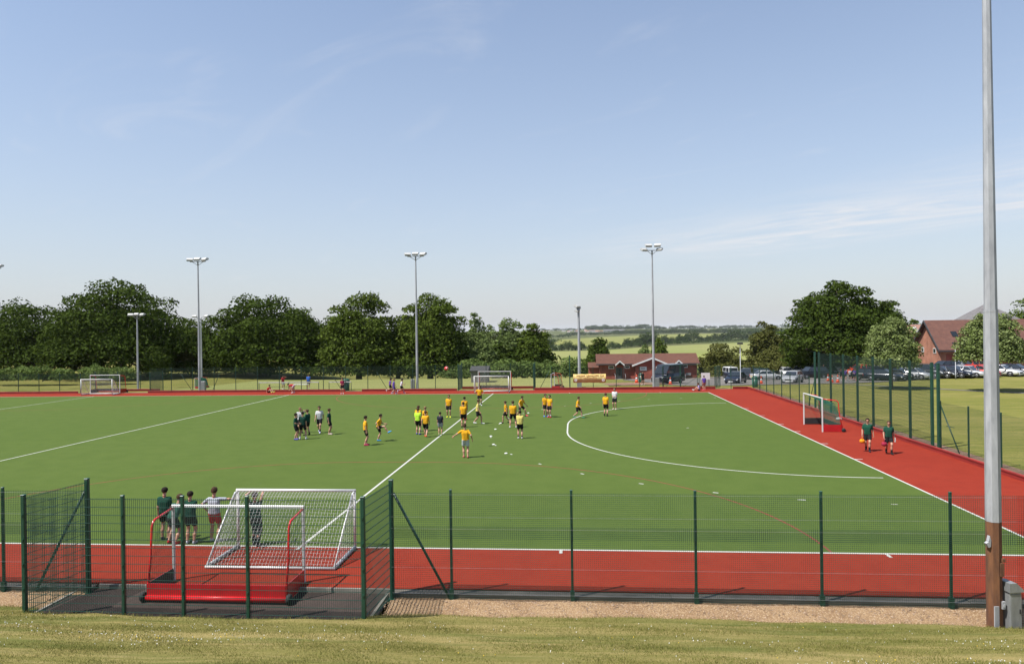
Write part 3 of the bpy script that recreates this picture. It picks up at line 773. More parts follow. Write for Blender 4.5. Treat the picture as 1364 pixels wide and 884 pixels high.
T('oak_tree', 'dark tree filling the gap behind the two broad oaks at the far left', 60, 140, 428, 116, .5, 'leaf_oak', 8000, 37, base=.0, count=18, tr=.4)
T('oak_tree', 'dark tree standing in the second row behind the paired masts', 215, 300, 436, 126, .5, 'leaf_oak', 8000, 38, base=.0, count=18, tr=.4)
T('tree', 'dark tree filling the gap left of the tall mid green tree', 395, 450, 432, 120, .5, 'leaf_oak', 7000, 39, base=.0, count=16, tr=.4)
T('tree', 'dark low tree filling the gap between the two tall trees by the middle mast', 500, 560, 428, 118, .5, 'leaf_oak', 7000, 40, base=.0, count=16, tr=.4)
T('tree', 'dark low tree behind the gap between the tall trees and the three lower ones', 590, 650, 446, 122, .5, 'leaf_oak', 6000, 41, base=.0, count=16, tr=.4)
T('tree', 'dark low tree in the second row behind the three lower trees', 660, 735, 449, 124, .5, 'leaf_oak', 6500, 42, base=.0, count=16, tr=.4)
T('oak_tree', 'dark low tree at the extreme left edge in the second row', -60, 40, 432, 118, .5, 'leaf_oak', 7000, 43, base=.0, count=16, tr=.4)

def hedge(name, label, pts, h, d, leaf, mat, n, seed, cat='hedge'):
    """long uneven hedge along a line of ground points"""
    r = np.random.default_rng(seed); lobes = []
    P = [Vector((p[0], p[1], gz(p[0], p[1]))) for p in pts]
    tot = sum((P[k+1]-P[k]).length for k in range(len(P)-1)); step = h*0.45
    k, acc = 0, 0.0
    while k < len(P)-1:
        seg = (P[k+1]-P[k]).length
        if acc > seg: acc -= seg; k += 1; continue
        q = P[k].lerp(P[k+1], acc/seg); s = r.uniform(.7, 1.2)
        lobes.append((q.x+r.normal(0, d*.2), q.y+r.normal(0, d*.25), q.z+h*s*0.5, d*.6*s, h*s*0.5))
        acc += step*r.uniform(.6, 1.2)
    o = lobes[0]; base = Vector((P[0].x, P[0].y, P[0].z))
    Q, dd = crown_points(lobes, n, r); dd[:, 2] += .3
    Q = Q-np.array(base)[None]
    Q[:, 2] = np.abs(Q[:, 2]) if True else Q[:, 2]
    ob = link_mesh(name, np_mesh(name, leaf_quads(Q, leaf, dd, r), np.arange(len(Q)*4).reshape(-1, 4), M[mat]))
    ob.location = base
    return tag(ob, label, cat)
hp = [tuple(atY(x, 500, 74)[:2]) for x in (-40, 60, 172)]
hedge('hedge', 'pale green clipped hedge behind the far fence on the left', hp, 2.5, 2.2, .26, 'leaf_hedge', 15000, 51)
hedge('hedge', 'low dark hedge at the foot of the tall trees behind the middle mast', [tuple(atY(x, 500, 90)[:2]) for x in (200, 430, 640)], 3.2, 2.6, .4, 'leaf_oak', 13000, 52)
hedge('hedge', 'dark undergrowth running along behind the trunks of the left hand trees', [tuple(atY(x, 500, 99)[:2]) for x in (-60, 300, 735)], 5.5, 4, .5, 'leaf_oak', 20000, 55)
hedge('hedge', 'thick green hedge behind the grey shed and the far football goal', [tuple(atY(x, 500, 86)[:2]) for x in (600, 700, 790)], 2.9, 3.0, .32, 'leaf_hedge', 16000, 53)
hedge('hedge', 'rough hedge running behind the parked cars at the foot of the oak', [tuple(atY(x, 500, 108)[:2]) for x in (960, 1060, 1130)], 2.2, 2.4, .36, 'leaf_olive', 8000, 54)

# fields beyond
def field_px(name, pts, mat):
    return land_sheet(name, survey(pts), mat, 0.6, 40)
field_px('field', [(742, 452.5), (800, 449), (860, 446.2), (930, 444.6), (1008, 444.4), (1012, 447), (940, 449), (880, 454), (840, 460), (790, 463), (735, 459)], M['field'])
field_px('field', [(715, 468.5), (800, 467), (870, 462), (940, 458.5), (1010, 455.5), (1040, 456), (1040, 480), (930, 488), (760, 490), (715, 484)], M['field2'])

# trees along the hedgerow between the fields: three shapes, copied
protos = [tree_meshes('field', w_, h_, .3, 1.1, 'leaf_far', 900, 60+k, count=10, tr=.4) for k, (w_, h_) in enumerate([(13, 11), (18, 12.5), (10, 8)])]
HG = 'trees along the hedgerow between the two fields'
hl = [(722, 466), (730, 466), (739, 466.3), (748, 466), (757, 466), (766, 466), (775, 465.5), (815, 463.5), (823, 463), (836, 462), (845, 461), (853, 460.5), (861, 459.5), (869, 459.2), (877, 458.5), (886, 458), (896, 457.5), (906, 457), (915, 456), (924, 455.5), (934, 455), (943, 454.5), (953, 454), (963, 453.5), (973, 453), (983, 452.5), (993, 452), (1003, 452), (1014, 452)]
big = {853: 1.5, 861: 1.45, 869: 1.3, 722: 1.2, 730: 1.3, 906: 1.35, 924: 1.15, 963: 1.2}
for k, (px, py) in enumerate(hl):
    p = at(px, py+0.6); s = big.get(px, rng.uniform(.7, 1.1))*(p-CAM).length/850
    plant_tree('hedgerow_tree', 'dark rounded tree in the hedgerow between the two fields', *protos[k % 3], (p.x, p.y, p.z-0.5), rng.uniform(0, 6), HG, sc_=s*1.05)
hd = [tuple(at(x, y)[:2]) for x, y in ((712, 467.3), (800, 466), (860, 461), (940, 457), (1020, 453.5))]
hedge('hedgerow', 'continuous dark hedgerow dividing the two fields', hd, 6.5, 7, 1.3, 'leaf_far', 9000, 70, 'hedgerow')
def woods(name, label, lines, h, n, seed, leaf):
    r = np.random.default_rng(seed); lobes = []
    for (xa, ya, xb, yb, cnt, hs) in lines:
        for k in range(cnt):
            t = (k+r.random())/cnt; p = at(xa+(xb-xa)*t, ya+(yb-ya)*t)
            hh = h*hs*r.uniform(.6, 1.25)
            lobes.append((p.x, p.y+r.uniform(0, 60), p.z+hh*.45, hh*r.uniform(.6, 1.0), hh*.55))
    P, d = crown_points(lobes, n, r); d[:, 2] += .3
    tag(link_mesh(name, np_mesh(name, leaf_quads(P, leaf, d, r), np.arange(len(P)*4).reshape(-1, 4), M['leaf_far'])), label, 'wood', kind='stuff')
woods('woodland', 'far belt of dark woodland above the upper field', [(700, 452, 760, 449.5, 26, 1.0), (755, 448, 830, 446, 44, 1.2), (820, 446, 1010, 443.8, 120, 1.5), (700, 459, 745, 457, 14, .7), (1000, 449, 1060, 447, 30, 1.6)], 15, 34000, 71, 3.2)
woods('woodland', 'hazy wooded ridge on the horizon behind the town', [(700, 441.6, 800, 439.5, 40, 1.1), (780, 440.5, 860, 438.8, 34, 2.0), (860, 439, 1060, 436.7, 60, 1.5)], 16, 16000, 72, 6.0)
# town on the rise
M['house_white'] = pmat('pale_render', (0.62, 0.60, 0.57), 0.8, scale=.1)
def far_house(px, py, w, d, h, rot, roofm):
    p = at(px, py); t = thing('distant_house', 'small pale house of the far town below the wooded ridge', 'house', (p.x, p.y, p.z), rot, 'houses of the far town')
    b = MB(); b.box(-w/2, w/2, -d/2, d/2, -1, h); b.build('wall', M['house_white'], t)
    b = MB(); b.prism([(-d/2-.5, h+.02), (d/2+.5, h+.02), (0, h+d*.42)], -w/2-.5, w/2+.5, 'x'); b.build('roof', roofm, t)
for k in range(26):
    far_house(rng.uniform(702, 838), rng.uniform(440.6, 443.0), rng.uniform(14, 34), rng.uniform(9, 14), rng.uniform(5, 8), rng.uniform(-.4, .4), M['tile3'] if k % 3 else M['slate'])
p = at(818, 442.6)
t = thing('warehouse', 'long white shed in the far town, widest pale building', 'building', tuple(p), 0.05)
b = MB(); b.box(-60, 60, -20, 20, -2, 12); b.build('wall', M['house_white'], t)
b = MB(); b.prism([(-22, 12.1), (22, 12.1), (0, 18)], -62, 62, 'x'); b.build('roof', M['slate'], t)

# ------------------------------------------------------------------ fences
def bars_mesh(name, B, mat):
    """many thin square bars: B rows of (x0,y0,z0,x1,y1,z1) boxes"""
    B = np.asarray(B, float); n = len(B)
    c = np.array([[0,1,2],[3,1,2],[3,4,2],[0,4,2],[0,1,5],[3,1,5],[3,4,5],[0,4,5]])
    V = B[:, c].reshape(-1, 3)
    q = np.array([[0,3,2,1],[4,5,6,7],[0,1,5,4],[1,2,6,5],[2,3,7,6],[3,0,4,7]])
    Fc = (np.arange(n)[:, None, None]*8+q[None]).reshape(-1, 4)
    return np_mesh(name, V, Fc, mat)
PANELS = {}
def panel_mesh(w, h, vs_, hs, wr, mat, twin=True, z0=0.0):
    key = (round(w, 2), h, vs_, hs, wr, mat, twin, z0)
    if key in PANELS: return PANELS[key]
    B = []
    nv = max(1, int(round(w/vs_)))
    for k in range(nv+1):
        x = w*k/nv; B.append((x-wr/2, -wr/2, z0, x+wr/2, wr/2, h))
    nh = int(round((h-z0-.03)/hs))
    for k in range(nh+1):
        z = z0+.03+(h-z0-.06)*k/nh; r = wr*0.62
        if twin: B.append((0, -wr/2-2*r, z-r, w, -wr/2-.0005, z+r)); B.append((0, wr/2+.0005, z-r, w, wr/2+2*r, z+r))
        else: B.append((0, -wr/2-2*r, z-r, w, -wr/2-.0005, z+r))
    PANELS[key] = bars_mesh('mesh_panel', B, M[mat])
    return PANELS[key]
POSTS = {}
def post_mesh(s, h, z0=-.3, mat='fgreen', plate=False):
    key = (s, round(h, 2), z0, mat, plate)
    if key in POSTS: return POSTS[key]
    b = MB(); b.rbox(-s/2, s/2, -s/2, s/2, z0, h, s*.16)
    b.rbox(-s/2-.004, s/2+.004, -s/2-.004, s/2+.004, h+.001, h+.022, .01)
    z = z0+.45
    while z < h-.1 and not plate:   # clamp bolts
        b.box(-s*.2, s*.2, -s/2-.02, -s/2-.001, z, z+.05); z += .6
    if plate: b.box(-s*.85, s*.85, -s*.85, s*.85, z0, z0+.012+.28)
    POSTS[key] = b.mesh('post', M[mat]); return POSTS[key]
def fence_run(name, label, pts, h, s=.07, spacing=None, panel=None, z0=0, first=True, last=True, posts_at=None, endsize=None, cat='fence', plate=False):
    """posts and mesh panels along straight stretch(es) of points (x,y)"""
    t = thing(name, label, cat, (pts[0][0], pts[0][1], z0))
    o0 = Vector((pts[0][0], pts[0][1], 0))
    for q, (a, b_) in enumerate(zip(pts, pts[1:])):
        a = Vector((*a, 0)); b_ = Vector((*b_, 0)); d = b_-a; L = d.length; u = d/L; rz = math.atan2(d.y, d.x)
        n = max(1, int(round(L/spacing)))
        for k in range(n+1):
            if k == 0 and (q > 0 or not first): continue
            if k == n and q == len(pts)-2 and not last: continue
            corner = k in (0, n)
            ss = endsize if (corner and endsize) else s
            p = link_mesh('post', post_mesh(ss, h[1] if corner and isinstance(h, tuple) else (h[0] if isinstance(h, tuple) else h)+.04, plate=plate), t)
            p.location = a+u*(L*k/n)-o0; p.rotation_euler = (0, 0, rz)
        hh = h[0] if isinstance(h, tuple) else h
        for k in range(n):
            pm = link_mesh('mesh_panel', panel_mesh(L/n-.03, hh, **panel), t)
            p = a+u*(L*k/n+.015)-o0+Vector((u.y, -u.x, 0))*(s/2+.012)
            pm.location = p; pm.rotation_euler = (0, 0, rz)
    return t
def strut(t, a, b, r=.03, mat='fgreen'):
    m_ = MB(); m_.tube([a, b], r, 6); return m_.build('brace', M[mat], t)
NP = dict(vs_=.05, hs=.05, wr=.0044, mat='wire', twin=False, z0=.02)
NZ = -.11
NY = -3.88
RX = [-18.9, -17.37, -14.27, -11.18, -8.13, -5.09, -2.03, 1.03, 4.1]
def near_run(name, label, xs_, corner_first, corner_x, dirn):
    t = thing(name, label, 'fence', (corner_x, NY, NZ))
    H = 2.76
    for x in xs_:
        p = link_mesh('post', post_mesh(.065, H+.04), t); p.location = (x-corner_x, 0, 0)
        bp = MB(); bp.box(-.05, .05, -.055, .045, 0.0, .26); o = bp.build('post_bracket', M['fgreen'], t); o.location = (x-corner_x, 0, .0)
    allx = sorted(list(xs_)+[corner_x])
    for a, b_ in zip(allx, allx[1:]):
        pm = link_mesh('mesh_panel', panel_mesh(b_-a-.02, H, **NP), t); pm.location = (a+.01-corner_x, -.055, 0)
    c = link_mesh('post', post_mesh(.11, 3.05, plate=True), t); c.location = (0, 0, 0)
    for a, b_ in zip(allx, allx[1:]):   # overlap of the two rolls of mesh
        pm = link_mesh('mesh_overlap', panel_mesh(b_-a-.04, 1.87, **dict(NP, z0=1.53)), t); pm.location = (a+.035-corner_x, -.062, .025)
    # line wires that carry the mesh
    L0, L1 = allx[0]-corner_x, allx[-1]-corner_x
    B = [(L0, -.073, z-.0014, L1, -.0702, z+.0014) for z in (.16, .82, 1.82, 2.12, 2.70)]
    link_mesh('line_wire', bars_mesh('line_wire', B, M['galv']), t)
    strut(t, (dirn*.06, .0, 2.72), (dirn*1.5, 0, .02), .035)
    return t
near_run('mesh_fence', 'long green wire fence run between the storage bay and the near mast', RX[1:], True, -18.93, 1)
near_run('mesh_fence', 'short green wire fence run at the left edge beside the storage bay', [-29.7, -32.8, -35.9, -39.0], True, -27.27, -1)
# edging boards behind the mesh
for (x0, x1, lab) in ((-60, -27.25, 'weathered timber edging board under the left run of near fence'), (-18.98, 8, 'weathered timber edging board under the long right run of near fence')):
    b = MB(); x = x0
    while x < x1-.01:
        e = min(x1, x+3.6); b.box(x, e-.012, -3.825, -3.503, -.4, -.018+.006*math.sin(x)); x = e
    tag(b.build('edging_board', M['timber']), lab, 'board')
# storage bay: tall twin-wire fence on three sides
bay = thing('storage_bay_fence', 'tall green twin-wire fence enclosing the red goal on three sides of the storage bay', 'fence', (-27.6, -3.39, -.12))
BP = dict(vs_=.05, hs=.2, wr=.0065, mat='wire', twin=True, z0=.03)
def bay_panel(a, b_, h=3.0):
    d = Vector((b_[0]-a[0], b_[1]-a[1], 0)); L = d.length; u = d/L
    pm = link_mesh('mesh_panel', panel_mesh(L-.05, h, **BP), bay)
    pm.location = Vector((a[0]+27.6, a[1]+3.39, 0))+u*.025; pm.rotation_euler = (0, 0, math.atan2(d.y, d.x))
FX = [-27.56, -25.02, -23.52, -21.92, -19.12]; FY = -5.76
bay_panel((-27.28, NY-.06), (-27.56, FY)); bay_panel((-19.12, FY), (-18.95, NY-.06))
for a, b_ in zip(FX, FX[1:]): bay_panel((a, FY), (b_, FY))
for k, x in enumerate(FX):
    p = link_mesh('post', post_mesh(.10 if k in (0, 4) else .08, 3.05), bay); p.location = (x+27.6, FY+3.39, 0)
# far fence with two recesses for goals
FP = dict(vs_=.05, hs=.2, wr=.006, mat='wire_far', twin=False, z0=.05)
FYY = 59.5
fence_run('mesh_fence', 'far green mesh fence behind the small white goals at the far left', [(-100, FYY), (-73.4, FYY), (-73.4, 62.2), (-64.6, 62.2), (-64.6, FYY)], 2.35, spacing=2.6, panel=FP, endsize=.09)
fence_run('mesh_fence', 'far green mesh fence between the left recess and the recess of the far middle goal', [(-64.6, FYY), (-27.4, FYY)], (2.9, 3.0), spacing=2.66, panel=FP, first=False, endsize=.1)
fence_run('mesh_fence', 'far green mesh fence around the recess that holds the far middle goal', [(-27.4, FYY), (-27.4, 62.3), (-18.7, 62.3), (-18.7, FYY)], (2.9, 3.05), spacing=2.7, panel=FP, first=False, endsize=.11)
fence_run('mesh_fence', 'short far green fence stretch with the single tall post left of the banner', [(-18.7, FYY), (-14.6, FYY)], (2.6, 3.9), spacing=2.05, panel=dict(FP, hs=.4), first=False, endsize=.12)
fence_run('mesh_fence', 'far green mesh fence between the yellow banner and the vehicle gate', [(-14.55, FYY), (-4.2, FYY)], 2.5, spacing=2.6, panel=dict(FP, hs=.4), first=False)
fence_run('mesh_fence', 'short far green fence stub between the vehicle gate and the corner entrance', [(-.2, FYY), (1.55, FYY)], 2.4, spacing=2.0, panel=FP)
fence_run('mesh_fence', 'green mesh fence turning the far right corner of the pitch', [(3.3, FYY), (5.75, FYY), (5.75, 40.6)], 2.5, spacing=2.75, panel=dict(FP, vs_=.05, hs=.05, wr=.003))
fence_run('ball_stop_fence', 'tall dark green ball-stop fence with thick posts behind the right hand goal', [(5.75, 38.1), (5.75, 19.7)], 4.62, s=.13, spacing=2.63, panel=dict(FP, vs_=.05, hs=.2, wr=.0055), endsize=.15)
t_ = fence_run('mesh_fence', 'low green mesh fence between the tall ball-stop fence and the near mast', [(5.85, 19.0), (5.85, -3.3)], 2.55, spacing=2.8, panel=dict(FP, vs_=.05, hs=.05, wr=.003))
strut(t_, (0, 0, 2.4), (.1, -1.7, 0), .035); strut(t_, (.03, -.55, 1.3), (.1, -1.2, 1.3), .02)
t_ = [o for o in COL.objects if o.name.startswith('ball_stop_fence')][0]
p = link_mesh('post', post_mesh(.15, 4.66), t_); p.location = (0, 1.0, 0)
strut(t_, (0, 1.1, 2.4), (-.05, 2.6, 0), .03)
p = link_mesh('post', post_mesh(.15, 4.66), t_); p.location = (0, -19.1, 0)
for (x, w) in ((-42.5, 1), (-60.8, 1), (-56, -1), (-37, 1), (-24.2, -1), (-16.9, -1)):   # raking struts behind
    tt = thing('fence_strut', 'thin dark raking strut bracing the far fence from behind', 'strut', (x, FYY+.1, 0), 0, 'raking struts of the far fence')
    strut(tt, (0, 0, 2.2), (w*1.2, .5, 0), .03)
# kickboards
def kick(lab, x0, x1, y0, y1, h=.27):
    b = MB(); b.rbox(x0, x1, y0, y1, -.1, h, .01)
    if x1-x0 > y1-y0: b.box(x0, x1, y0-.03, y0-.001, h-.07, h-.01)
    else: b.box(x0-.03, x0-.001, y0, y1, h-.07, h-.01)
    tag(b.build('kickboard', M['kick']), lab, 'kickboard')
kick('dark red kickboard along the far left end of the pitch behind the small white goals', -100, -73.4, 59.0, 59.1)
kick('dark red kickboard at the back of the left recess', -73.4, -64.8, 61.8, 61.9)
kick('long dark red kickboard along the far side in front of the white rails', -64.6, -40.6, 59.0, 59.1)
kick('dark red kickboard between the narrow gap by the rails and the far middle goal', -38.6, -27.5, 59.0, 59.1)
kick('dark red kickboard at the back of the recess behind the far middle goal', -27.3, -18.8, 61.8, 61.9)
kick('dark red kickboard under the yellow banner and the parked van', -18.6, 1.5, 59.0, 59.1, .3)
kick('short dark red kickboard in the far right corner by the green bin', 3.4, 4.98, 59.0, 59.1)
kick('long dark red kickboard running up the right side behind the goal and the two walkers', 5.0, 5.12, -3.3, 59.1, .26)
# gates
def gate(label, x, y, w, h, rz=0, leafs=1):
    t = thing('gate', label, 'gate', (x, y, 0), rz)
    for k in range(leafs):
        b = MB(); x0 = k*w/leafs; x1 = (k+1)*w/leafs-.06
        for xx in (x0, x1): b.box(xx-.03, xx+.03, -.03, .03, .08, h)
        for z in (.1, h*.5, h-.03): b.box(x0+.031, x1-.031, -.025, .025, z-.025, z+.025)
        b.tube([(x0+.03, 0, .12), (x1-.03, 0, h*.5-.03)], .018, 5)
        b.build('gate_frame', M['fgreen'], t)
        pm = link_mesh('mesh_panel', panel_mesh(x1-x0-.06, h, **dict(FP, z0=.1)), t); pm.location = (x0+.03, .04, 0)
    b = MB(); b.box(w/2-.12, w/2-.02, -.06, -.032, h*.45, h*.55); b.build('latch', M['black'], t)
    return t
gate('green double gate with a midrail in front of the dark van', -4.1, FYY+.1, 3.8, 2.7, 0, 2)
gate('open green mesh gate standing in the far right corner entrance', 1.7, FYY+.2, 1.6, 2.5, R(62))

# ------------------------------------------------------------------ goals
def net_grid(P, nu, nv, r, name, mat, parent, slack=0.0):
    """P(u,v) -> point; a netting of thin three sided strands"""
    V, Fq = [], []
    def strand(pts):
        for a, b_ in zip(pts, pts[1:]):
            d = (b_-a)
            if d.length < 1e-5: continue
            d.normalize(); x = d.cross(Vector((0, 0, 1)) if abs(d.z) < .9 else Vector((1, 0, 0))).normalized(); y = d.cross(x)
            i = len(V)
            for p in (a, b_):
                for k in range(3):
                    an_ = 2.094*k; V.append(tuple(p+(x*math.cos(an_)+y*math.sin(an_))*r))
            for k in range(3): Fq.append((i+k, i+(k+1) % 3, i+3+(k+1) % 3, i+3+k))
    for i in range(nu+1): strand([P(i/nu, j/8) for j in range(9)])
    for j in range(nv+1): strand([P(i/10, j/nv) for i in range(11)])
    return link_mesh(name, np_mesh(name, V, Fq, mat), parent)
def hockey_goal(label, loc, rz, netmat='net_g', cell=.11, nr=.0035, front='white', inner='black', wheels=True):
    t = thing('hockey_goal', label, 'goal', loc, rz)
    w, h, dT, dB = 3.66, 2.14, .95, 1.25
    for s in (-1, 1):
        b = MB(); b.rbox(s*(w/2+.025)-.03, s*(w/2+.025)+.03, -.04, .04, 0, h-.001, .006); b.build('goal_post', M[front], t)
        b = MB(); pts = [(s*(w/2+.03), .05, h-.03), (s*(w/2+.03), dT-.15, h-.12)]
        pts += [(s*(w/2+.03), dT-.15+.2*math.sin(a), h-.32+.2*math.cos(a)) for a in (.4, .8, 1.2, 1.5)]
        pts += [(s*(w/2+.03), dT+.12, h*.5), (s*(w/2+.03), dB, .05)]
        b.tube(pts, .03, 8); b.build('rear_frame', M['redpaint'], t)
        b = MB(); b.box(s*(w/2+.035)-.012, s*(w/2+.035)+.012, .05, dB, .02, .46)
        sb = b.build('side_board', M['redboard'], t)
        b = MB(); b.box(s*(w/2+.015)-.006, s*(w/2+.015)+.006, .06, dB-.03, .025, .455); b.build('inner_lining', M[inner], sb)
        if wheels:
            b = MB(); b.lathe([(.03, -.06), (.105, -.055), (.125, -.03), (.125, .03), (.105, .055), (.03, .06)], 14, (s*(w/2+.12), dB+.03, .125), axis='x'); b.build('wheel', M['tyre'], t)
    b = MB(); b.rbox(-w/2-.055, w/2+.055, -.04, .04, h, h+.06, .008); b.build('crossbar', M[front], t)
    b = MB(); b.box(-w/2-.02, w/2+.02, dB-.012, dB+.012, .1, .46); bb = b.build('back_board', M['redboard'], t)
    b = MB(); b.box(-w/2, w/2, dB-.024, dB-.0125, .11, .455); b.build('inner_lining', M[inner], bb)
    b = MB(); b.tube([(-w/2-.05, dB+.03, .10), (w/2+.05, dB+.03, .10)], .068, 12); b.build('base_tube', M['redpaint'], t)
    def back(u, v): # v 0 bottom..1 top..: up the back then forward under the roof
        if v < .62:
            k = v/.62; return Vector((-w/2+w*u, dB-.03+(dT-.12-dB)*k+.06*math.sin(u*3.14)*math.sin(k*3.14), .44+(h-.35-.44)*k))
        k = (v-.62)/.38; return Vector((-w/2+w*u, dT-.15-(dT-.2)*k, h-.32+.28*k-.16*math.sin(u*3.14)*(1-k)))
    nt_ = net_grid(back, int(w/cell), int(2.6/cell), nr, 'net', M[netmat], t)
    for s in (-1, 1):
        def side(u, v): return Vector((s*(w/2), .05+(dT-.1-(dT-dB)*(1-v)*1)*u, .44+(h-.5-.44)*v+(.35*(1-u))*v))
        net_grid(side, int(1.1/cell), int(1.7/cell), nr, 'side_net', M[netmat], t)
    return t
def football_goal(label, loc, rz, w=3.8, h=1.83, dT=.3, dB=2.0, cell=.12, nr=.004, r=.045, base=True):
    t = thing('football_goal', label, 'goal', loc, rz)
    for s in (-1, 1):
        b = MB(); b.tube([(s*w/2, 0, .0), (s*w/2, 0, h-.02)], r, 10); b.build('goal_post', M['white'], t)
        b = MB(); b.tube([(s*w/2, .02, h-.04), (s*w/2, dT*.6, h-.045), (s*w/2, dT, h-.14), (s*w/2, dT+(dB-dT)*.5, h*.5), (s*w/2, dB, .05)], r*.62, 8); b.build('rear_stay', M['white'], t)
        if base:
            b = MB(); b.tube([(s*w/2, .03, .07), (s*w/2, dB, .05)], r*1.25, 8); b.build('base_bar', M['galv'], t)
    b = MB(); b.tube([(-w/2-r, 0, h), (w/2+r, 0, h)], r, 10); b.build('crossbar', M['white'], t)
    b = MB(); b.tube([(-w/2-.03, dB, .05), (w/2+.03, dB, .05)], r*1.1, 8); b.build('ground_bar', M['white'], t)
    def back(u, v):
        if v > .86: k = (v-.86)/.14; return Vector((-w/2+w*u, dT*(1-k)+.03*k, h-.1+.08*k-.05*math.sin(3.14*u)*(1-k)))
        k = v/.86; return Vector((-w/2+w*u, dB+(dT-dB)*k-.12*math.sin(3.14*k)*math.sin(3.14*u)+.02*math.sin(u*17), .06+(h-.16)*k))
    net_grid(back, int(w/cell), int(2.5/cell), nr, 'net', M['net_w'], t)
    for s in (-1, 1):
        def side(u, v): return Vector((s*(w/2-.01), .03+(dB+(dT-dB)*v-.03)*u, .08+(h-.15)*v+.02*math.sin(u*9)))
        net_grid(side, 12, int(1.8/cell), nr, 'side_net', M['net_w'], t)
    return t
hockey_goal('red and white goal seen from behind with glossy red backboard inside the bay', (-23.4, -4.52, -.11), R(180), 'net_k', .05, .0016)
COL.objects['hockey_goal'].location = (-23.42, -3.16, -.11)
hockey_goal('red and white goal with green net standing on the red surround at the right', (1.74, 27.32, 0), R(-90), 'net_g', .07, .005)
hockey_goal('white fronted goal with dark backboard standing behind the far middle football goal', (-23.2, 59.35, 0), 0, 'net_k', .15, .004)
hockey_goal('white fronted goal behind the small football goal at the far left', (-70.0, 59.1, 0), 0, 'net_k', .15, .004)
football_goal('white netted football goal held by the boy in dark trousers', (-22.97, -.16, 0), R(180), cell=.10, nr=.0045)
football_goal('white football goal at the far side behind the player with hands on hips', (-23.2, 56.25, 0), 0, cell=.16, nr=.004, dB=1.6)
football_goal('small white football goal at the far left of the pitch', (-69.3, 56.55, 0), 0, cell=.16, nr=.004, dB=1.4)
hockey_goal('side-on goal with bright green net behind the far fence by the paired masts', (-62.2, 66.2, 0), R(-84), 'net_g', .08, .02)
hockey_goal('side-on red and white goal behind the far fence left of the tall fence post', (-16.6, 61.9, 0), R(-96), 'net_k', .15, .004)

for k_, o in enumerate([o for o in COL.objects if o.name.startswith('hockey_goal')]):
    if k_ == 4: o.scale = (.62,)*3
    if k_ == 5: o.scale = (.8,)*3
# ------------------------------------------------------------------ masts
def lamp(t, x, y, z, yaw_, tilt=.5, s=1.0, L=None):
    Mx = Matrix.Translation((x, y, z)) @ Matrix.Rotation(yaw_, 4, 'Z') @ Matrix.Rotation(tilt, 4, 'X') @ Matrix.Scale(s, 4)
    b = MB(); i0 = len(b.v)
    b.prism([(-.28, .0), (.30, -.06), (.34, .06), (.1, .24), (-.24, .18)], -.36, .36, 'x')
    b.v = [tuple(Mx @ Vector(v)) for v in b.v]
    h = b.build('lamp_housing', M['lamp'], t)
    b = MB(); b.box(-.33, .33, -.25, .27, -.075, -.035, Mx @ Matrix.Rotation(-.1, 4, 'X')); b.build('lamp_glass', M['lampface'], h)
def mast(label, loc, H, r0, r1, lamps, cabinet=None, rz=0, arm=1.0):
    t = thing('floodlight_mast', label, 'floodlight', loc, rz)
    b = MB(); b.tube([(0, 0, -.2), (0, 0, H*.5), (0, 0, H)], [r0, (r0+r1)/2, r1], 8, smooth=False); b.build('pole', M['galv'], t)
    b = MB(); b.tube([(-arm, 0, H+.12), (arm, 0, H+.12)], .05, 6); b.tube([(0, 0, H-.3), (0, 0, H+.14)], r1*1.15, 8)
    b.tube([(-arm*.75, 0, H+.12), (0, 0, H-.35)], .03, 5); b.tube([(arm*.75, 0, H+.12), (0, 0, H-.35)], .03, 5)
    b.build('crossarm', M['galv'], t)
    for (x, z, yw, s) in lamps: lamp(t, x, -.1, H+z, yw, s=s)
    if cabinet:
        b = MB(); b.rbox(*cabinet, 0, 1.15, .02); b.build('control_box', M['gbox'], t)
    return t
def mast_px(label, bx, by, tx, ty, Y, r0, r1, lamps, cab=None, arm=1.0, rz=0):
    p = atY(bx, by, Y); top = atY(tx, ty, Y); z0 = gz(p.x, Y)
    return mast(label, (p.x, Y, z0), top.z-z0-.25, r0, r1, lamps, cab, rz, arm)
L3 = [(-.95, .3, .35, 1), (0, .35, 0, 1), (.95, .3, -.35, 1)]
L4 = [(-.95, .15, .5, .95), (-.42, .62, .15, 1), (.62, .62, -.15, 1.05), (.85, .15, -.5, .9)]
mast_px('tall floodlight mast with three lamps, left of the big rounded dark tree', 266, 520, 263, 347, 62.0, .16, .08, L3, (.3, .8, -.3, .1))
mast_px('tall three lamp mast in front of the tall trees left of the far football goal', 556, 517, 553, 340, 62.4, .16, .08, L3, (-.75, -.3, -.3, .1))
mast_px('tall floodlight mast with four lamps in front of the brick pavilion', 871, 516, 869, 332, 61.6, .16, .08, L4, (.15, .6, -.3, .1), arm=.85)
mast_px('shorter floodlight mast with two stacked lamps behind the yellow banner', 772, 515, 770, 409, 63.5, .19, .13, [(-.15, .3, .9, .95), (-.2, -.25, 1.1, .8)], (-.3, .25, -.6, -.25), arm=.3)
mast_px('shorter floodlight mast in front of the broad dark oak at the left', 184, 518, 182, 419, 65.5, .14, .08, [(-.8, .2, .3, .85), (0, .25, 0, .8), (.8, .2, -.3, .85)], None, arm=.85)
mast_px('thin distant floodlight mast close beside the tall left mast', 269, 517, 268, 421, 75, .13, .07, [(-.9, .2, .3, .8), (.9, .2, -.3, .8)], None, arm=.95)
mast_px('floodlight mast whose lamp just enters at the left edge of the photo', -6, 522, -8, 356, 62.0, .16, .08, L3, None, arm=1.0)
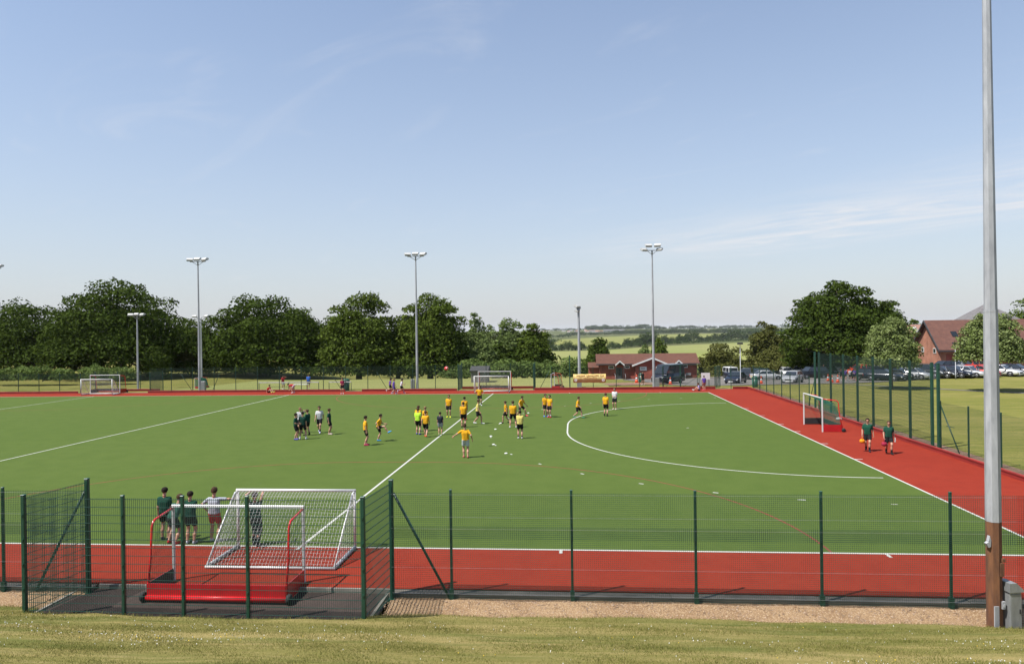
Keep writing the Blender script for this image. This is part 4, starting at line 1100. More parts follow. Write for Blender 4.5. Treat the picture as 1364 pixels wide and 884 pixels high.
# near mast
nm = thing('floodlight_mast', 'huge galvanised mast with a rust brown base standing on the gravel at the right', 'floodlight', (-4.56, -4.72, -.3), R(11))
zr = atY(1323, 693, -4.72).z+.3
zs = atY(1319, 414, -4.72).z+.3
b = MB(); b.tube([(0, 0, -.1), (0, 0, zr)], [.163, .160], 8, smooth=False); b.build('rusty_base', M['rust'], nm)
b = MB(); b.tube([(0, 0, zr-.01), (0, 0, zs), (0, 0, zs+.02)], [.164, .146, .146], 8, smooth=False)
b.tube([(0, 0, zs+.021), (0, 0, 17.5)], [.136, .07], 8, smooth=False); b.build('pole', M['galv'], nm)
b = MB(); b.tube([(0, 0, zs-.03), (0, 0, zs+.02)], 0.15, 8, smooth=False); b.build('joint_collar', M['galv'], nm)
b = MB()
b.box(.08, .15, -.17, -.1, 1.62, 1.70); b.box(.03, .11, -.172, -.11, 1.3, 1.60); b.build('access_door', M['rust'], nm)
b = MB(); b.box(.06, .14, -.172, -.1, .55, .72); b.box(.08, .12, -.187, -.1725, .6, .66); b.build('hasp', M['galv'], nm)
b = MB(); b.box(-.13, -.02, -.168, -.14, .12, .62); b.build('name_plate', M['galv'], nm)
b = MB(); b.prism([(-.2, 1.95), (-.15, 1.97), (-.14, 2.12), (-.26, 2.05)], -.1, -.02, 'y'); b.prism([(-.2, 2.1), (-.14, 2.12), (-.17, 2.22)], -.1, -.02, 'y'); b.build('cleat', M['galv'], nm)
b = MB(); b.tube([(-1.2, 0, 17.5), (1.2, 0, 17.5)], .06, 6); b.build('crossarm', M['galv'], nm)
for x in (-1, 0, 1): lamp(nm, x, 0, 17.75, R(180))
cab = thing('control_cabinet', 'grey steel cabinet with a sloping lid standing right of the near mast', 'cabinet', (-4.21, -4.74, -.32), R(11))
cab.scale = (.86, .9, .97)
b = MB(); b.rbox(-.17, .17, -.16, .16, -.1, 1.0, .012); b.build('body', M['gbox'], cab)
b = MB(); b.prism([(-.20, 1.002), (.23, 1.002), (.23, 1.03), (-.0, 1.22), (-.20, 1.22)], -.2, .2, 'y'); b.build('lid', M['gbox'], cab)
b = MB(); b.box(-.15, .15, -.175, -.161, .05, .95); d_ = b.build('door', M['gbox'], cab)
b = MB(); b.box(.09, .12, -.19, -.176, .5, .6); b.build('handle', M['black'], d_)

# ------------------------------------------------------------------ buildings
PY = 115.0
pz = gz(0, PY)-.25
def pxX(px, Y=PY): return atY(px, 490, Y).x
def pyZ(py, px=860, Y=PY): return atY(px, py, Y).z-pz
pv = thing('pavilion', 'low red brick pavilion with brown tiled roof and white gables beyond the far fence', 'building', (0, PY, pz))
xl, xr = pxX(795), pxX(931)
zr_, ze = pyZ(471.5), pyZ(484.5)
dp = 7.0
b = MB(); b.box(xl+.5, xr-.4, 0, dp, -.5, ze); b.build('wall', M['brick'], pv)
b = MB(); b.prism([(-.55, ze-.02), (-.55, ze+.1), (dp/2, zr_), (dp+.55, ze+.1), (dp+.55, ze-.02), (dp/2, zr_-.2)], xl-.1, xr+.1, 'x'); rf = b.build('roof', M['tile'], pv)
b = MB(); b.box(xl-.12, xr+.12, -.66, -.56, ze-.12, ze+.1); b.build('gutter', M['dark_trim'], pv)
# central gable
gx0, gx1 = pxX(842), pxX(890); gm = pxX(867.8); zg = pyZ(475.5); zge = pyZ(485.2)
b = MB(); b.prism([(gx0+.5, -.5), (gx1-.4, -.5), (gx1-.4, zge), (gm, zg-.25), (gx0+.5, zge)], -1.9, -.001, 'y'); b.build('gable_wall', M['brick'], pv)
b = MB()
b.prism([(gx0-.15, zge-.1), (gm, zg-.05), (gx1+.15, zge-.1), (gx1+.15, zge+.02), (gm, zg+.1), (gx0-.15, zge+.02)], -2.35, 3.0, 'y'); b.build('gable_roof', M['tile'], rf)
b = MB(); b.prism([(gx0-.2, zge-.28), (gm, zg-.24), (gx1+.2, zge-.28), (gx1+.2, zge+.0), (gm, zg+.06), (gx0-.2, zge+.0)], -2.42, -2.36, 'y'); b.build('bargeboard', M['fascia'], pv)
def porch(xa, xb, ztop):
    xm = (xa+xb)/2; za = pyZ(485.2)
    b = MB(); b.prism([(xa, za-.18), (xm, ztop-.12), (xb, za-.18), (xb, za+.1), (xm, ztop+.16), (xa, za+.1)], -1.6, -1.52, 'y'); b.build('bargeboard', M['fascia'], pv)
    b = MB(); b.prism([(xa, za+.02), (xm, ztop+.06), (xb, za+.02), (xb, za+.14), (xm, ztop+.2), (xa, za+.14)], -1.515, 2.2, 'y'); b.build('porch_roof', M['tile'], rf)
    b = MB()
    for xx in (xa+.15, xb-.15): b.box(xx-.06, xx+.06, -1.5, -1.38, -.4, za)
    b.build('porch_post', M['dark_trim'], pv)
    b = MB(); b.box(xm-.55, xm+.55, -.06, -.003, .35, 2.45); d_ = b.build('door', M['dark_trim'], pv)
    b = MB(); b.box(xm-.2, xm+.2, -.075, -.061, .9, 2.2); b.build('pane', M['glass'], d_)
    b = MB(); b.box(xm-.9, xm+.9, -2.5, -.01, -.4, .33); b.box(xm-.9, xm+.9, -2.9, -2.5, -.4, .0); b.build('step', M['concrete'], pv)
    for xx in (xm-.95, xm+.95):
        b = MB(); b.tube([(xx, -2.8, -.3), (xx, -2.8, 1.2), (xx, -.3, 1.4)], .03, 5); b.build('handrail', M['galv'], pv)
porch(pxX(819), pxX(831.2), pyZ(480.3)); porch(pxX(896.8), pxX(909), pyZ(480.3))
def pwin(xa, xb, ya, yb, yoff=0.0, dark=True):
    x0, x1, z1, z0 = pxX(xa), pxX(xb), pyZ(ya), pyZ(yb)
    b = MB(); b.box(x0, x1, yoff-.08, yoff-.003, z0, z1); f_ = b.build('window', M['fascia'], pv)
    b = MB(); b.box(x0+.13, x1-.13, yoff-.095, yoff-.081, z0+.13, z1-.13); b.build('pane', M['glass'], f_)
for a in ((810.5, 818, 486.6, 490.6), (832, 839, 486.6, 490.4), (908.3, 916, 485.5, 490)): pwin(*a)
pwin(872, 880, 487.5, 492.2, -1.9); pwin(891.5, 896, 485.8, 488.6)
x0, x1, z1, z0 = pxX(851.2), pxX(860), pyZ(487.6), pyZ(492.4)
b = MB(); b.box(x0, x1, -1.98, -1.903, z0, z1); f_ = b.build('sign_board', M['fascia'], pv)
b = MB(); x = x0+.22
while x < x1-.3: b.box(x, x+.1, -1.995, -1.981, (z0+z1)/2-.08, (z0+z1)/2+.12); x += .15
b.build('lettering', M['ink_dark'], f_)
b = MB(); b.box(pxX(913.5), pxX(920), -.2, -.003, pyZ(500), pyZ(497)); b.build('vent_grille', M['gbox'], pv)
b = MB(); b.box(pxX(784.5), xl+.49, 1.0, 5, -.5, pyZ(489)); b.build('annex_wall', M['brick'], pv)
b = MB(); b.prism([(.5, pyZ(489)+.002), (3.0, pyZ(482.5)), (5.5, pyZ(489)+.002)], pxX(783.5), xl+.45, 'x'); b.build('annex_roof', M['tile'], rf)

# school building at the right
sz = gz(46, 100)
sb_ = thing('school_building', 'large orange brick school building with a steep red brown roof behind the car park', 'building', (44.4, 98, sz))
Ls, Wd, rY = 52.0, 7.4, 4.1
zN, zF, zR = atY(1252, 464, 98).z, atY(1223.3, 453.7, 105.4).z, atY(1235.5, 426.5, 102.1).z
zN -= sz; zF -= sz; zR -= sz
b = MB(); b.prism([(0, -.3), (Wd, -.3), (Wd, zF), (rY, zR-.35), (.0, zN)], 0, Ls, 'x'); b.build('wall', M['brick2'], sb_)
b = MB(); b.prism([(-.75, zN-.42), (-.75, zN-.22), (rY, zR), (Wd+.6, zF-.25), (Wd+.6, zF-.45), (rY, zR-.25)], -.55, Ls+.5, 'x'); rf2 = b.build('roof', M['tile2'], sb_)
b = MB(); b.prism([(-.8, zN-.55), (-.8, zN-.2), (rY, zR+.03), (Wd+.65, zF-.23), (Wd+.65, zF-.58), (rY, zR-.32)], -.66, -.56, 'x'); b.build('bargeboard', M['dark_trim'], sb_)
b = MB(); b.box(-.6, Ls, -.9, -.76, zN-.5, zN-.32); b.build('gutter', M['dark_trim'], sb_)
def frame_win(px, py, w, h):
    d = level_to_world((px-682)/F, -(py-442)/F); tt = (44.4-CAM.x)/d.x; p = CAM+d*tt
    y, z = p.y-98, p.z-sz
    b = MB(); b.box(-.07, -.003, y-w/2, y+w/2, z-h/2, z+h/2); f_ = b.build('window', M['fascia'], sb_)
    b = MB(); b.box(-.085, -.071, y-w/2+.1, y+w/2-.1, z-h/2+.1, z+h/2-.1); b.build('pane', M['glass'], f_)
frame_win(1245.3, 467, .9, .85); frame_win(1229.5, 465.5, .8, .8)
# skylight on the front slope
k = .42; sx_ = atY(1266, 450, 100).x-44.4; yy = -.75+(rY+.75)*k; zz = zN-.22+(zR-zN+.22)*k; sl_ = (zR-zN+.22)/(rY+.75)
b = MB(); b.prism([(yy, zz+.03), (yy+.8, zz+.8*sl_+.03), (yy+.78, zz+.8*sl_+.12), (yy-.02, zz+.12)], sx_, sx_+.9, 'x'); b.build('skylight', M['glass'], rf2)
# front wing: shade under the eaves coloured in as a darker brick panel
b = MB(); b.box(.9, 10, -.05, -.003, 0, zN-.9); b.build('eaves_shade_panel', M['brick'], sb_)
b = MB(); b.box(11, 40, -.06, -.003, .9, 2.0); f_ = b.build('window', M['fascia'], sb_)
b = MB(); b.box(11.1, 39.9, -.075, -.061, 1.0, 1.9); b.build('pane', M['glass'], f_)
# grey pyramid roofed hall behind
pt_ = atY(1313, 404, 135); pl_ = atY(1286, 428, 135); pr_ = atY(1353, 430, 135)
hall = thing('hall', 'hall with a grey slate pyramid roof rising behind the school and the near mast', 'building', (pt_.x, 135, 0))
hw = (pr_.x-pl_.x)/2; ez = pl_.z-.2
b = MB(); b.box(-hw+.7, hw-.7, -hw+.7, hw-.7, -.3, ez); b.build('wall', M['brick2'], hall)
b = MB(); i = len(b.v); b.v += [(-hw, -hw, ez+.01), (hw, -hw, ez+.01), (hw, hw, ez+.01), (-hw, hw, ez+.01), (0, 0, pt_.z)]
for q in ((0, 1, 4), (1, 2, 4), (2, 3, 4), (3, 0, 4), (3, 2, 1, 0)): b.face([i+k for k in q])
b.build('roof', M['slate'], hall)
# right wing and the red strip behind
rw0 = atY(1340, 431, 112); rw = thing('school_wing', 'brown tiled school wing half hidden behind the near mast at the right edge', 'building', (rw0.x, 112, 0))
b = MB(); b.box(0, 30, 0, 8, -.3, 2.8); b.build('wall', M['brick2'], rw)
b = MB(); b.prism([(-.5, 2.7), (-.5, 2.9), (4, rw0.z), (8.5, 2.9), (8.5, 2.7)], -.5, 30, 'x'); b.build('roof', M['tile2'], rw)
# house with a pink roof at the back left
hp_ = atY(1209, 444, 165); hp1 = atY(1228, 432, 165)
hs = thing('house', 'house with a pinkish tiled roof and a white dormer left of the school gable', 'house', (hp_.x, 165, gz(hp_.x, 165)))
z0_ = gz(hp_.x, 165)
b = MB(); b.box(0, 13, 0, 8, -2, hp_.z-z0_); b.build('wall', M['brick2'], hs)
b = MB(); b.prism([(-.6, hp_.z-z0_), (4, hp1.z-z0_), (8.6, hp_.z-z0_)], -.5, 13, 'x'); b.build('roof', M['tile3'], hs)
b = MB(); b.prism([(1.2, hp_.z-z0_+.2), (3.0, hp_.z-z0_+.2), (2.1, hp_.z-z0_+1.6)], .2, 3, 'y'); b.box(1.5, 2.7, .1, .2, hp_.z-z0_+.3, hp_.z-z0_+1.0); b.build('dormer', M['fascia'], hs)
# shed behind the far goal
sp = atY(638, 508, 72)
sh = thing('shed', 'low grey timber shed behind the fence and the far football goal', 'shed', (sp.x, 72, 0))
b = MB(); b.box(-1.05, 1.1, 0, 2.4, 0, 1.55); b.build('wall', M['shed'], sh)
b = MB(); b.prism([(-.25, 1.5), (-.25, 1.6), (1.2, 2.15), (2.65, 1.6), (2.65, 1.5)], -1.2, 1.3, 'x'); b.build('roof', M['felt'], sh)
b = MB(); b.box(-.3, .5, -.03, -.002, .05, 1.45); b.build('door', M['shed'], sh)

# ------------------------------------------------------------------ cars
PAINT = {}
def paint(name, col, metal=.25):
    if name not in PAINT: PAINT[name] = pmat('car_paint_'+name, col, .28, metal, scale=1.5, var=.06, coat=.45)
    return PAINT[name]
DIM = {  # length, width, height, bonnet x, windscreen base, roof front, roof rear, rear glass base, belt z, bonnet z
 'saloon': (4.6, 1.80, 1.43, 2.3, .95, .25, -1.05, -1.75, .93, .80),
 'hatchback': (4.1, 1.74, 1.47, 2.05, 1.05, .35, -1.45, -1.98, .95, .85),
 'estate': (4.7, 1.80, 1.50, 2.35, 1.05, .35, -1.95, -2.28, .95, .82),
 'suv': (4.6, 1.88, 1.75, 2.3, 1.05, .45, -1.85, -2.25, 1.12, 1.02),
 'offroader': (4.3, 1.80, 2.0, 2.15, .75, .55, -2.05, -2.13, 1.22, 1.12),
 'van': (5.2, 1.98, 2.45, 2.6, 1.95, 1.05, -2.5, -2.58, 1.35, 1.15),
}
def car(kind, pname, col, label, loc, heading, cat='car', metal=.25, roofmat=None):
    """car pointing along local +X"""
    L, W, H, xf, xw, xr0, xr1, xb, zb, zh = DIM[kind]
    P = paint(pname, col, metal)
    t = thing({'van': 'van', 'offroader': 'off_road_car', 'suv': 'parked_car', 'estate': 'parked_car', 'saloon': 'parked_car', 'hatchback': 'parked_car'}[kind], label, cat, loc, heading)
    hw = W/2; wb = L*.29; wr = .335 if H > 1.7 else .31
    # lower body as lofted stations along x: (x, half width, bottom, shoulder, top)
    st = [(-xf, .80, .36, .62, zb*.9 if kind != 'saloon' else .86), (-xf+.08, .93, .26, .66, zb-.01 if kind != 'saloon' else .90), (xb, .985, .2, .7, zb), (-wb, 1, .2, .72, zb), (0, 1, .2, .72, zb-.01), (xw-.05, 1, .2, .72, zb-.02), (wb, .99, .2, .70, zh+.02), (xf-.28, .95, .22, .64, zh-.06), (xf-.05, .84, .28, .56, zh-.2), (xf, .74, .34, .5, zh-.32)]
    if kind == 'van': st[6] = (wb, .99, .25, .9, zb-.06); st[7] = (xf-.25, .95, .25, .85, zh); st[8] = (xf-.04, .9, .3, .75, zh-.2)
    b = MB(); i0 = len(b.v)
    for (x, k, z0, z1, z2) in st:
        w = hw*k
        b.v += [(x, -w*.9, z0), (x, -w, z0+.14), (x, -w, z1), (x, -w*.945, z2-.03), (x, -w*.86, z2), (x, 0, z2+.025), (x, w*.86, z2), (x, w*.945, z2-.03), (x, w, z1), (x, w, z0+.14), (x, w*.9, z0)]
    n = 11
    for s in range(len(st)-1):
        for j in range(n):
            a = i0+s*n+j; c = i0+s*n+(j+1) % n; b.face((a, c, c+n, a+n), True)
    b.face([i0+j for j in range(n)]); e = i0+(len(st)-1)*n; b.face([e+j for j in reversed(range(n))])
    b.build('body', P, t)
    # cabin: pillars and roof in paint, glass set proud
    tw, bw = hw*.74, hw*.93
    if kind in ('van', 'offroader'): tw = hw*.88
    b = MB(); i = len(b.v); zt = H-.05
    b.v += [(xw, -bw, zb-.03), (xw, bw, zb-.03), (xb, bw, zb-.03), (xb, -bw, zb-.03), (xr0, -tw, zt), (xr0, tw, zt), (xr1, tw, zt), (xr1, -tw, zt), (xr0-.12, -tw*.85, H), (xr0-.12, tw*.85, H), (xr1+.12, tw*.85, H), (xr1+.12, -tw*.85, H)]
    for q in ((0, 1, 5, 4), (1, 2, 6, 5), (2, 3, 7, 6), (3, 0, 4, 7), (4, 5, 9, 8), (5, 6, 10, 9), (6, 7, 11, 10), (7, 4, 8, 11), (8, 9, 10, 11)): b.face([i+k for k in q])
    b.build('cabin', roofmat or P, t)
    def glass(name, A, B_, C_, D_, ins=.07, up=.006, parent=t):
        A, B_, C_, D_ = map(Vector, (A, B_, C_, D_)); c = (A+B_+C_+D_)/4
        nn = (B_-A).cross(D_-A).normalized()
        q = []
        for p in (A, B_, C_, D_):
            v = c-p; q.append(p+v*ins)
        b = MB(); i = len(b.v); b.v += [tuple(p+nn*up) for p in q]+[tuple(p-nn*.02) for p in q]
        b.face((i, i+1, i+2, i+3))
        for k in range(4): b.face((i+k, i+4+k, i+4+(k+1) % 4, i+(k+1) % 4))
        return b.build(name, M['carglass'], parent)
    zg0 = zb+.0
    glass('windscreen', (xw, -bw, zg0), (xw, bw, zg0), (xr0, tw, zt), (xr0, -tw, zt), .08)
    glass('rear_window', (xb, bw, zg0), (xb, -bw, zg0), (xr1, -tw, zt), (xr1, tw, zt), .14)
    for s in (-1, 1):
        xm, xmt = (xw+xb)/2+.1, (xr0+xr1)/2+.15
        parts = [((xm, xw-.06), (xmt, xr0))]
        if kind != 'van': parts.append(((xb+.1, xm-.02), (xr1+.05, xmt-.02)))
        for (a0, a1), (c0, c1) in parts:
            pts = [(a0, s*bw, zg0), (a1, s*bw, zg0), (c1, s*tw, zt), (c0, s*tw, zt)]
            if s > 0: pts = [pts[1], pts[0], pts[3], pts[2]]
            glass('side_window', *pts, .09)
        b = MB(); b.rbox(xw-.22, xw-.1, s*(hw+.1)-.09, s*(hw+.1)+.09, zb-.02, zb+.13, .02); b.build('wing_mirror', P, t)
        for x in (-wb, wb):
            b = MB(); b.lathe([(wr*.62, -.1), (wr*.95, -.1), (wr, -.07), (wr, .07), (wr*.95, .1), (wr*.62, .1)], 18, (x, s*(hw-.085), wr), axis='y')
            wh = b.build('wheel', M['tyre'], t)
            b = MB(); b.lathe([(.03, s*.085), (wr*.25, s*.11), (wr*.63, s*.095), (wr*.63, s*.06)], 18, (x, s*(hw-.085), wr), axis='y'); b.build('rim', M['rim'], wh)
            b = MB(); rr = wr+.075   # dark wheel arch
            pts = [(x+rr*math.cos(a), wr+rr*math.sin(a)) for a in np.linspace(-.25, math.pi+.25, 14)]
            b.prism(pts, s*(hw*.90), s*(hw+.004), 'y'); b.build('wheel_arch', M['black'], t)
        b = MB(); b.prism([(xf-.34, zh-.2), (xf-.05, zh-.36), (xf-.03, zh-.24), (xf-.3, zh-.08)], s*hw*.56, s*hw*.905, 'y'); b.build('headlight', M['headlight'], t)
        zt_ = zb-.08
        b = MB(); b.box(-xf-.012, -xf+.12, s*hw*.62 if s > 0 else s*hw*.86, s*hw*.86 if s > 0 else s*hw*.62, zt_-.28, zt_-.04); b.build('tail_light', M['taillight'], t)
    b = MB(); b.box(xf-.06, xf+.012, -hw*.45, hw*.45, .40, .56); b.build('grille', M['black'], t)
    b = MB(); b.rbox(xf-.12, xf+.03, -hw*.72, hw*.72, .24, .38, .03); b.build('bumper', P if kind != 'van' else M['black'], t)
    b = MB(); b.box(xf+.031, xf+.04, -.26, .26, .27, .38); b.build('number_plate', M['plate'], t)
    b = MB(); b.box(-xf-.02, -xf-.003, -.26, .26, .5, .61); b.build('number_plate', M['plate_y'], t)
    return t
def car_px(kind, pname, col, label, px, py, hd, **k):
    p = at(px, py); return car(kind, pname, col, label, (p.x, p.y, gz(p.x, p.y)+.045), R(hd), **k)
BLK, NVY, SLV, WHT, DGR, RED = (.008, .008, .009), (.007, .010, .022), (.36, .37, .38), (.62, .62, .61), (.03, .033, .036), (.45, .02, .015)
# heading: 0 points right across the picture, -90 points at the camera
car_px('offroader', 'navy', NVY, 'black off-road car with a white roof at the left of the car park', 975, 504.5, -80, cat='car', roofmat=M['fascia'])
car_px('saloon', 'navy', NVY, 'dark blue car parked nearest the far right corner with its front showing', 980, 510.3, -118)
car_px('suv', 'dark_grey', DGR, 'dark grey car parked just behind the dark blue corner car', 994, 505.5, -110)
car_px('estate', 'teal', (.03, .07, .085), 'dark teal estate car half hidden behind the white saloon', 1009, 502.5, -150)
car_px('saloon', 'white', WHT, 'white saloon seen side on behind the green bin', 1021.5, 506.3, 8)
car_px('hatchback', 'silver', SLV, 'silver hatchback facing the pitch in front of the white cars', 1056, 509.8, -122)
car_px('hatchback', 'white', WHT, 'small white car showing behind the silver hatchback', 1048, 501.2, -96)
car_px('hatchback', 'white', WHT, 'white car parked behind the black car left of the tall fence', 1066, 499.5, -140)
car_px('suv', 'black', BLK, 'black car side on behind the first tall fence posts', 1081, 504.6, -165)
car_px('suv', 'dark_grey', DGR, 'dark off-road car at the hedge behind the orange cones', 1101, 497.5, -20)
car_px('suv', 'white', WHT, 'white high car behind the running children', 1119, 495.5, -120)
car_px('hatchback', 'red', (.65, .05, .02), 'orange red car behind the dark car beside the running children', 1146, 499, -150)
car_px('estate', 'black', BLK, 'black estate car parked broadside left of the round silvery tree trunk', 1160, 506.3, -28)
car_px('saloon', 'navy', NVY, 'dark blue car in the shade under the left silvery tree', 1178, 507.0, -38)
car_px('hatchback', 'black', BLK, 'black hatchback under the right side of the left silvery tree', 1196, 505.8, -48)
car_px('hatchback', 'silver', SLV, 'pale silver hatchback right of the left silvery tree', 1218, 505.2, -48)
car_px('suv', 'dark_grey', DGR, 'dark grey high car in front of the school gable', 1236, 503.2, -52)
car_px('hatchback', 'black', BLK, 'black car with pale headlights between the two end posts of the tall fence', 1253, 503.2, -52)
car_px('estate', 'navy', NVY, 'navy estate car beside the thin lamp column', 1270, 502.8, -52)
car_px('saloon', 'silver', SLV, 'silver saloon beside the trunk of the right silvery tree', 1290, 502.4, -52)
car_px('hatchback', 'red', RED, 'red car left of the trunk of the right silvery tree', 1307, 501.6, -52)
car_px('saloon', 'white', WHT, 'white saloon just right of the near mast', 1334, 500.5, -52)
car_px('hatchback', 'navy', NVY, 'dark blue car at the right edge under the silvery tree', 1353, 499.8, -52)
car_px('estate', 'black', BLK, 'black estate car in the back row under the school gable', 1257, 494.5, -160)
car_px('hatchback', 'silver', SLV, 'silver car in the back row behind the navy estate', 1279, 494.0, -150)
car_px('estate', 'red', RED, 'red estate car in the back row below the school eaves', 1294, 494, -155)
car_px('van', 'navy', NVY, 'dark navy van parked in front of the pavilion', 890, 510.8, -128, cat='van')

# ------------------------------------------------------------------ small fixtures
def cone_at(label, p, s=1.0, group=None):
    t = thing('traffic_cone', label, 'cone', tuple(p), 0, group)
    b = MB(); b.rbox(-.2*s, .2*s, -.2*s, .2*s, 0, .04*s, .01); b.build('base', M['cone'], t)
    b = MB(); b.lathe([(.15*s, .041*s), (.10*s, .3*s)], 12); b.lathe([(.065*s, .48*s), (.025*s, .72*s)], 12); b.build('body', M['cone'], t)
    b = MB(); b.lathe([(.101*s, .3*s), (.066*s, .479*s)], 12); b.build('reflective_band', M['white'], t)
    return t
cone_at('orange cone left of the other two in the car park', at(1103, 507.8), 1.3)
cone_at('orange cone with the widest white band, middle of three in the car park', at(1108.3, 509.6), 1.3)
cone_at('orange cone right of the other two, nearest the running children', at(1116, 509.6), 1.4)
cone_at('red and white cone beside the white saloon', at(1014, 511), 1.3)
cone_at('red and white cone by the wheel of the navy van', at(893, 512), 1.3)
cone_at('bright red cone on the grass in front of the pavilion sign', at(848, 510), 1.6)
def lamp_column(label, px, by, ty, Y=None):
    p = at(px, by); Y = p.y; top = atY(px, ty, Y)
    t = thing('lamp_column', label, 'street lamp', tuple(p)); h = top.z-p.z
    b = MB(); b.tube([(0, 0, 0), (0, 0, .9), (0, 0, .92), (0, 0, h)], [.07, .07, .045, .035], 8); b.build('pole', M['galv'], t)
    b = MB(); b.rbox(-.32, .32, -.2, .2, h+.001, h+.22, .05); b.build('lamp_head', M['black'], t)
lamp_column('white lamp column with a flat black head among the parked cars', 986.5, 511.5, 458.5)
lamp_column('thin white lamp column left of the right silvery tree', 1273, 505, 458)
def bin_at(label, p, s=1.0):
    t = thing('litter_bin', label, 'bin', tuple(p))
    b = MB(); b.lathe([(.24*s, 0), (.27*s, .05*s), (.29*s, .85*s)], 14); b.build('body', M['bin'], t)
    b = MB(); b.lathe([(.31*s, .855*s), (.31*s, .93*s), (.22*s, 1.05*s), (.05*s, 1.1*s)], 14); b.build('lid', M['bin'], t)
bin_at('tall green bin outside the far right corner of the fence', (6.4, 61.5, 0), 1.15)
bin_at('green bin behind the far board beside the person in maroon', atY(461.5, 517, 60.6).to_2d().to_tuple()+(0,), 1.3)
bin_at('dark green bin against the pavilion sign wall', (lambda p: (p.x, p.y, p.z))(at(854, 509.5)), 1.2)
# banner on the far fence
bx0, bx1 = atY(763.5, 503, 59.35).x, atY(807, 503, 59.35).x; bz1, bz0 = atY(785, 497.8, 59.35).z, atY(785, 509.2, 59.35).z
bn = thing('banner', 'yellow sponsor banner tied to the far fence', 'banner', (bx0, 59.36, bz0))
bw, bh = bx1-bx0, bz1-bz0
b = MB(); nn_ = 24; i = 0
for k in range(nn_+1):
    x = bw*k/nn_; yy = .02*math.sin(k*1.3); sag = -.03*math.sin(k*math.pi/6)**2
    b.v += [(x, yy-.006, sag), (x, yy-.006, bh+sag), (x, yy, sag), (x, yy, bh+sag)]
for k in range(nn_):
    a = 4*k; b.face((a, a+4, a+5, a+1), True); b.face((a+2, a+3, a+7, a+6), True); b.face((a+1, a+5, a+7, a+3)); b.face((a, a+2, a+6, a+4))
b.build('sheet', M['banner'], bn)
b = MB(); x = bw*.1
r_ = np.random.default_rng(3)
while x < bw*.93:
    w_ = r_.uniform(.06, .13); yy = -.035
    b.box(x, x+w_, yy-.004, yy, bh*.74, bh*.74+r_.uniform(.1, .16)); x += w_+.05+(.12 if r_.random() < .2 else 0)
x = bw*.32
while x < bw*.7:
    w_ = r_.uniform(.06, .12); b.box(x, x+w_, -.039, -.035, bh*.45, bh*.45+.11); x += w_+.06
x = bw*.42
while x < bw*.6:
    b.box(x, x+.06, -.039, -.035, bh*.22, bh*.22+.05); x += .1
b.build('lettering', M['ink'], bn)
for x in (.08, .92):
    b = MB(); b.lathe([(.16, -.045), (.16, -.036)], 14, (bw*x, 0, bh*.28), axis='y'); e_ = b.build('emblem', M['white'], bn)
    b = MB(); b.prism([(bw*x-.05, bh*.22), (bw*x+.05, bh*.22), (bw*x, bh*.38)], -.052, -.046, 'y'); b.build('emblem_mark', M['taillight'], e_)
# plain white notice board at the corner entrance
wb_ = thing('notice_board', 'white notice board on the fence behind the standing girl', 'sign', (atY(939, 503, 59.8).x, 59.42, 0))
b = MB(); b.box(-.48, .48, -.02, .02, 1.05, 1.8); b.build('board', M['white'], wb_)
b = MB(); b.box(-.4, -.34, .021, .07, 0, 1.8); b.box(.34, .4, .021, .07, 0, 1.8); b.build('post', M['fgreen'], wb_)
# spectator rails, table
def rail(label, px0, px1, Y=58.55):
    xa, xb_ = atY(px0, 510, Y).x, atY(px1, 510, Y).x
    t = thing('spectator_rail', label, 'rail', (xa, Y+1.6, 0)); n = max(1, int((xb_-xa)/2.6))
    b = MB(); b.box(0, xb_-xa, -.05, .05, 1.0, 1.1); b.build('top_rail', M['white'], t)
    for k in range(n+1):
        x = (xb_-xa)*k/n; b = MB(); b.box(x-.03, x+.03, -.03, .03, 0, .999); b.build('post', M['fgreen'], t)
rail('long white topped rail behind the far board beside the seated boy in red', 337, 418)
rail('short white topped rail behind the far board beside the person in maroon', 432, 462)
tp = atY(400, 516, 60.9)
tb = thing('table', 'white topped table behind the far board near the person in blue', 'table', (tp.x, 61.0, 0))
b = MB(); b.rbox(-.9, .9, -.35, .35, .72, .77, .01); b.build('tabletop', M['white'], tb)
for x in (-.8, .8):
    b = MB(); b.tube([(x, -.3, 0), (x, 0, .36), (x, .3, .71)], .025, 5); b.tube([(x, .3, 0), (x, -.3, .71)], .025, 5); b.build('leg', M['black'], tb)
# ball in the air, flat marker discs
b = MB(); n_b = 14
b.lathe([(max(.001, .115*math.sin(a)), -.115*math.cos(a)) for a in np.linspace(0, math.pi, 9)], 14)
def ballmat():
    mt, nt, bs, o = nodes_of('ball_panels'); L = nt.links.new
    tc = ND(nt, 'ShaderNodeTexCoord'); v = ND(nt, 'ShaderNodeTexVoronoi', {'Scale': 8.0}); L(tc.outputs['Object'], v.inputs['Vector'])
    cr = ND(nt, 'ShaderNodeValToRGB'); cr.color_ramp.elements[0].color = (.75, .72, .7, 1); cr.color_ramp.elements[1].color = (.6, .03, .03, 1); cr.color_ramp.elements[0].position = .28; cr.color_ramp.elements[1].position = .34
    L(v.outputs['Distance'], cr.inputs[0]); L(cr.outputs[0], bs.inputs['Base Color']); return mt
o = b.build('ball', ballmat()); o.location = atY(594.5, 490.6, 18.5); tag(o, 'red and white ball flying high in front of the far fence', 'ball')
def disc(label, px, py, group=None):
    p = at(px, py, 0); b = MB(); b.lathe([(.1, .004), (.095, .02), (.045, .05), (.04, .045)], 14)
    o = b.build('marker_disc', M['white']); o.location = (p.x, p.y, 0.002); tag(o, label, 'marker', group)
for (px, py) in ((667, 563.6), (660, 571.7), (654, 581), (657.5, 592), (674, 603.8), (703.8, 550)):
    disc('flat white training disc lying on the turf between the players', px, py, 'white training discs on the turf')
p = at(1118, 559.5, 0)
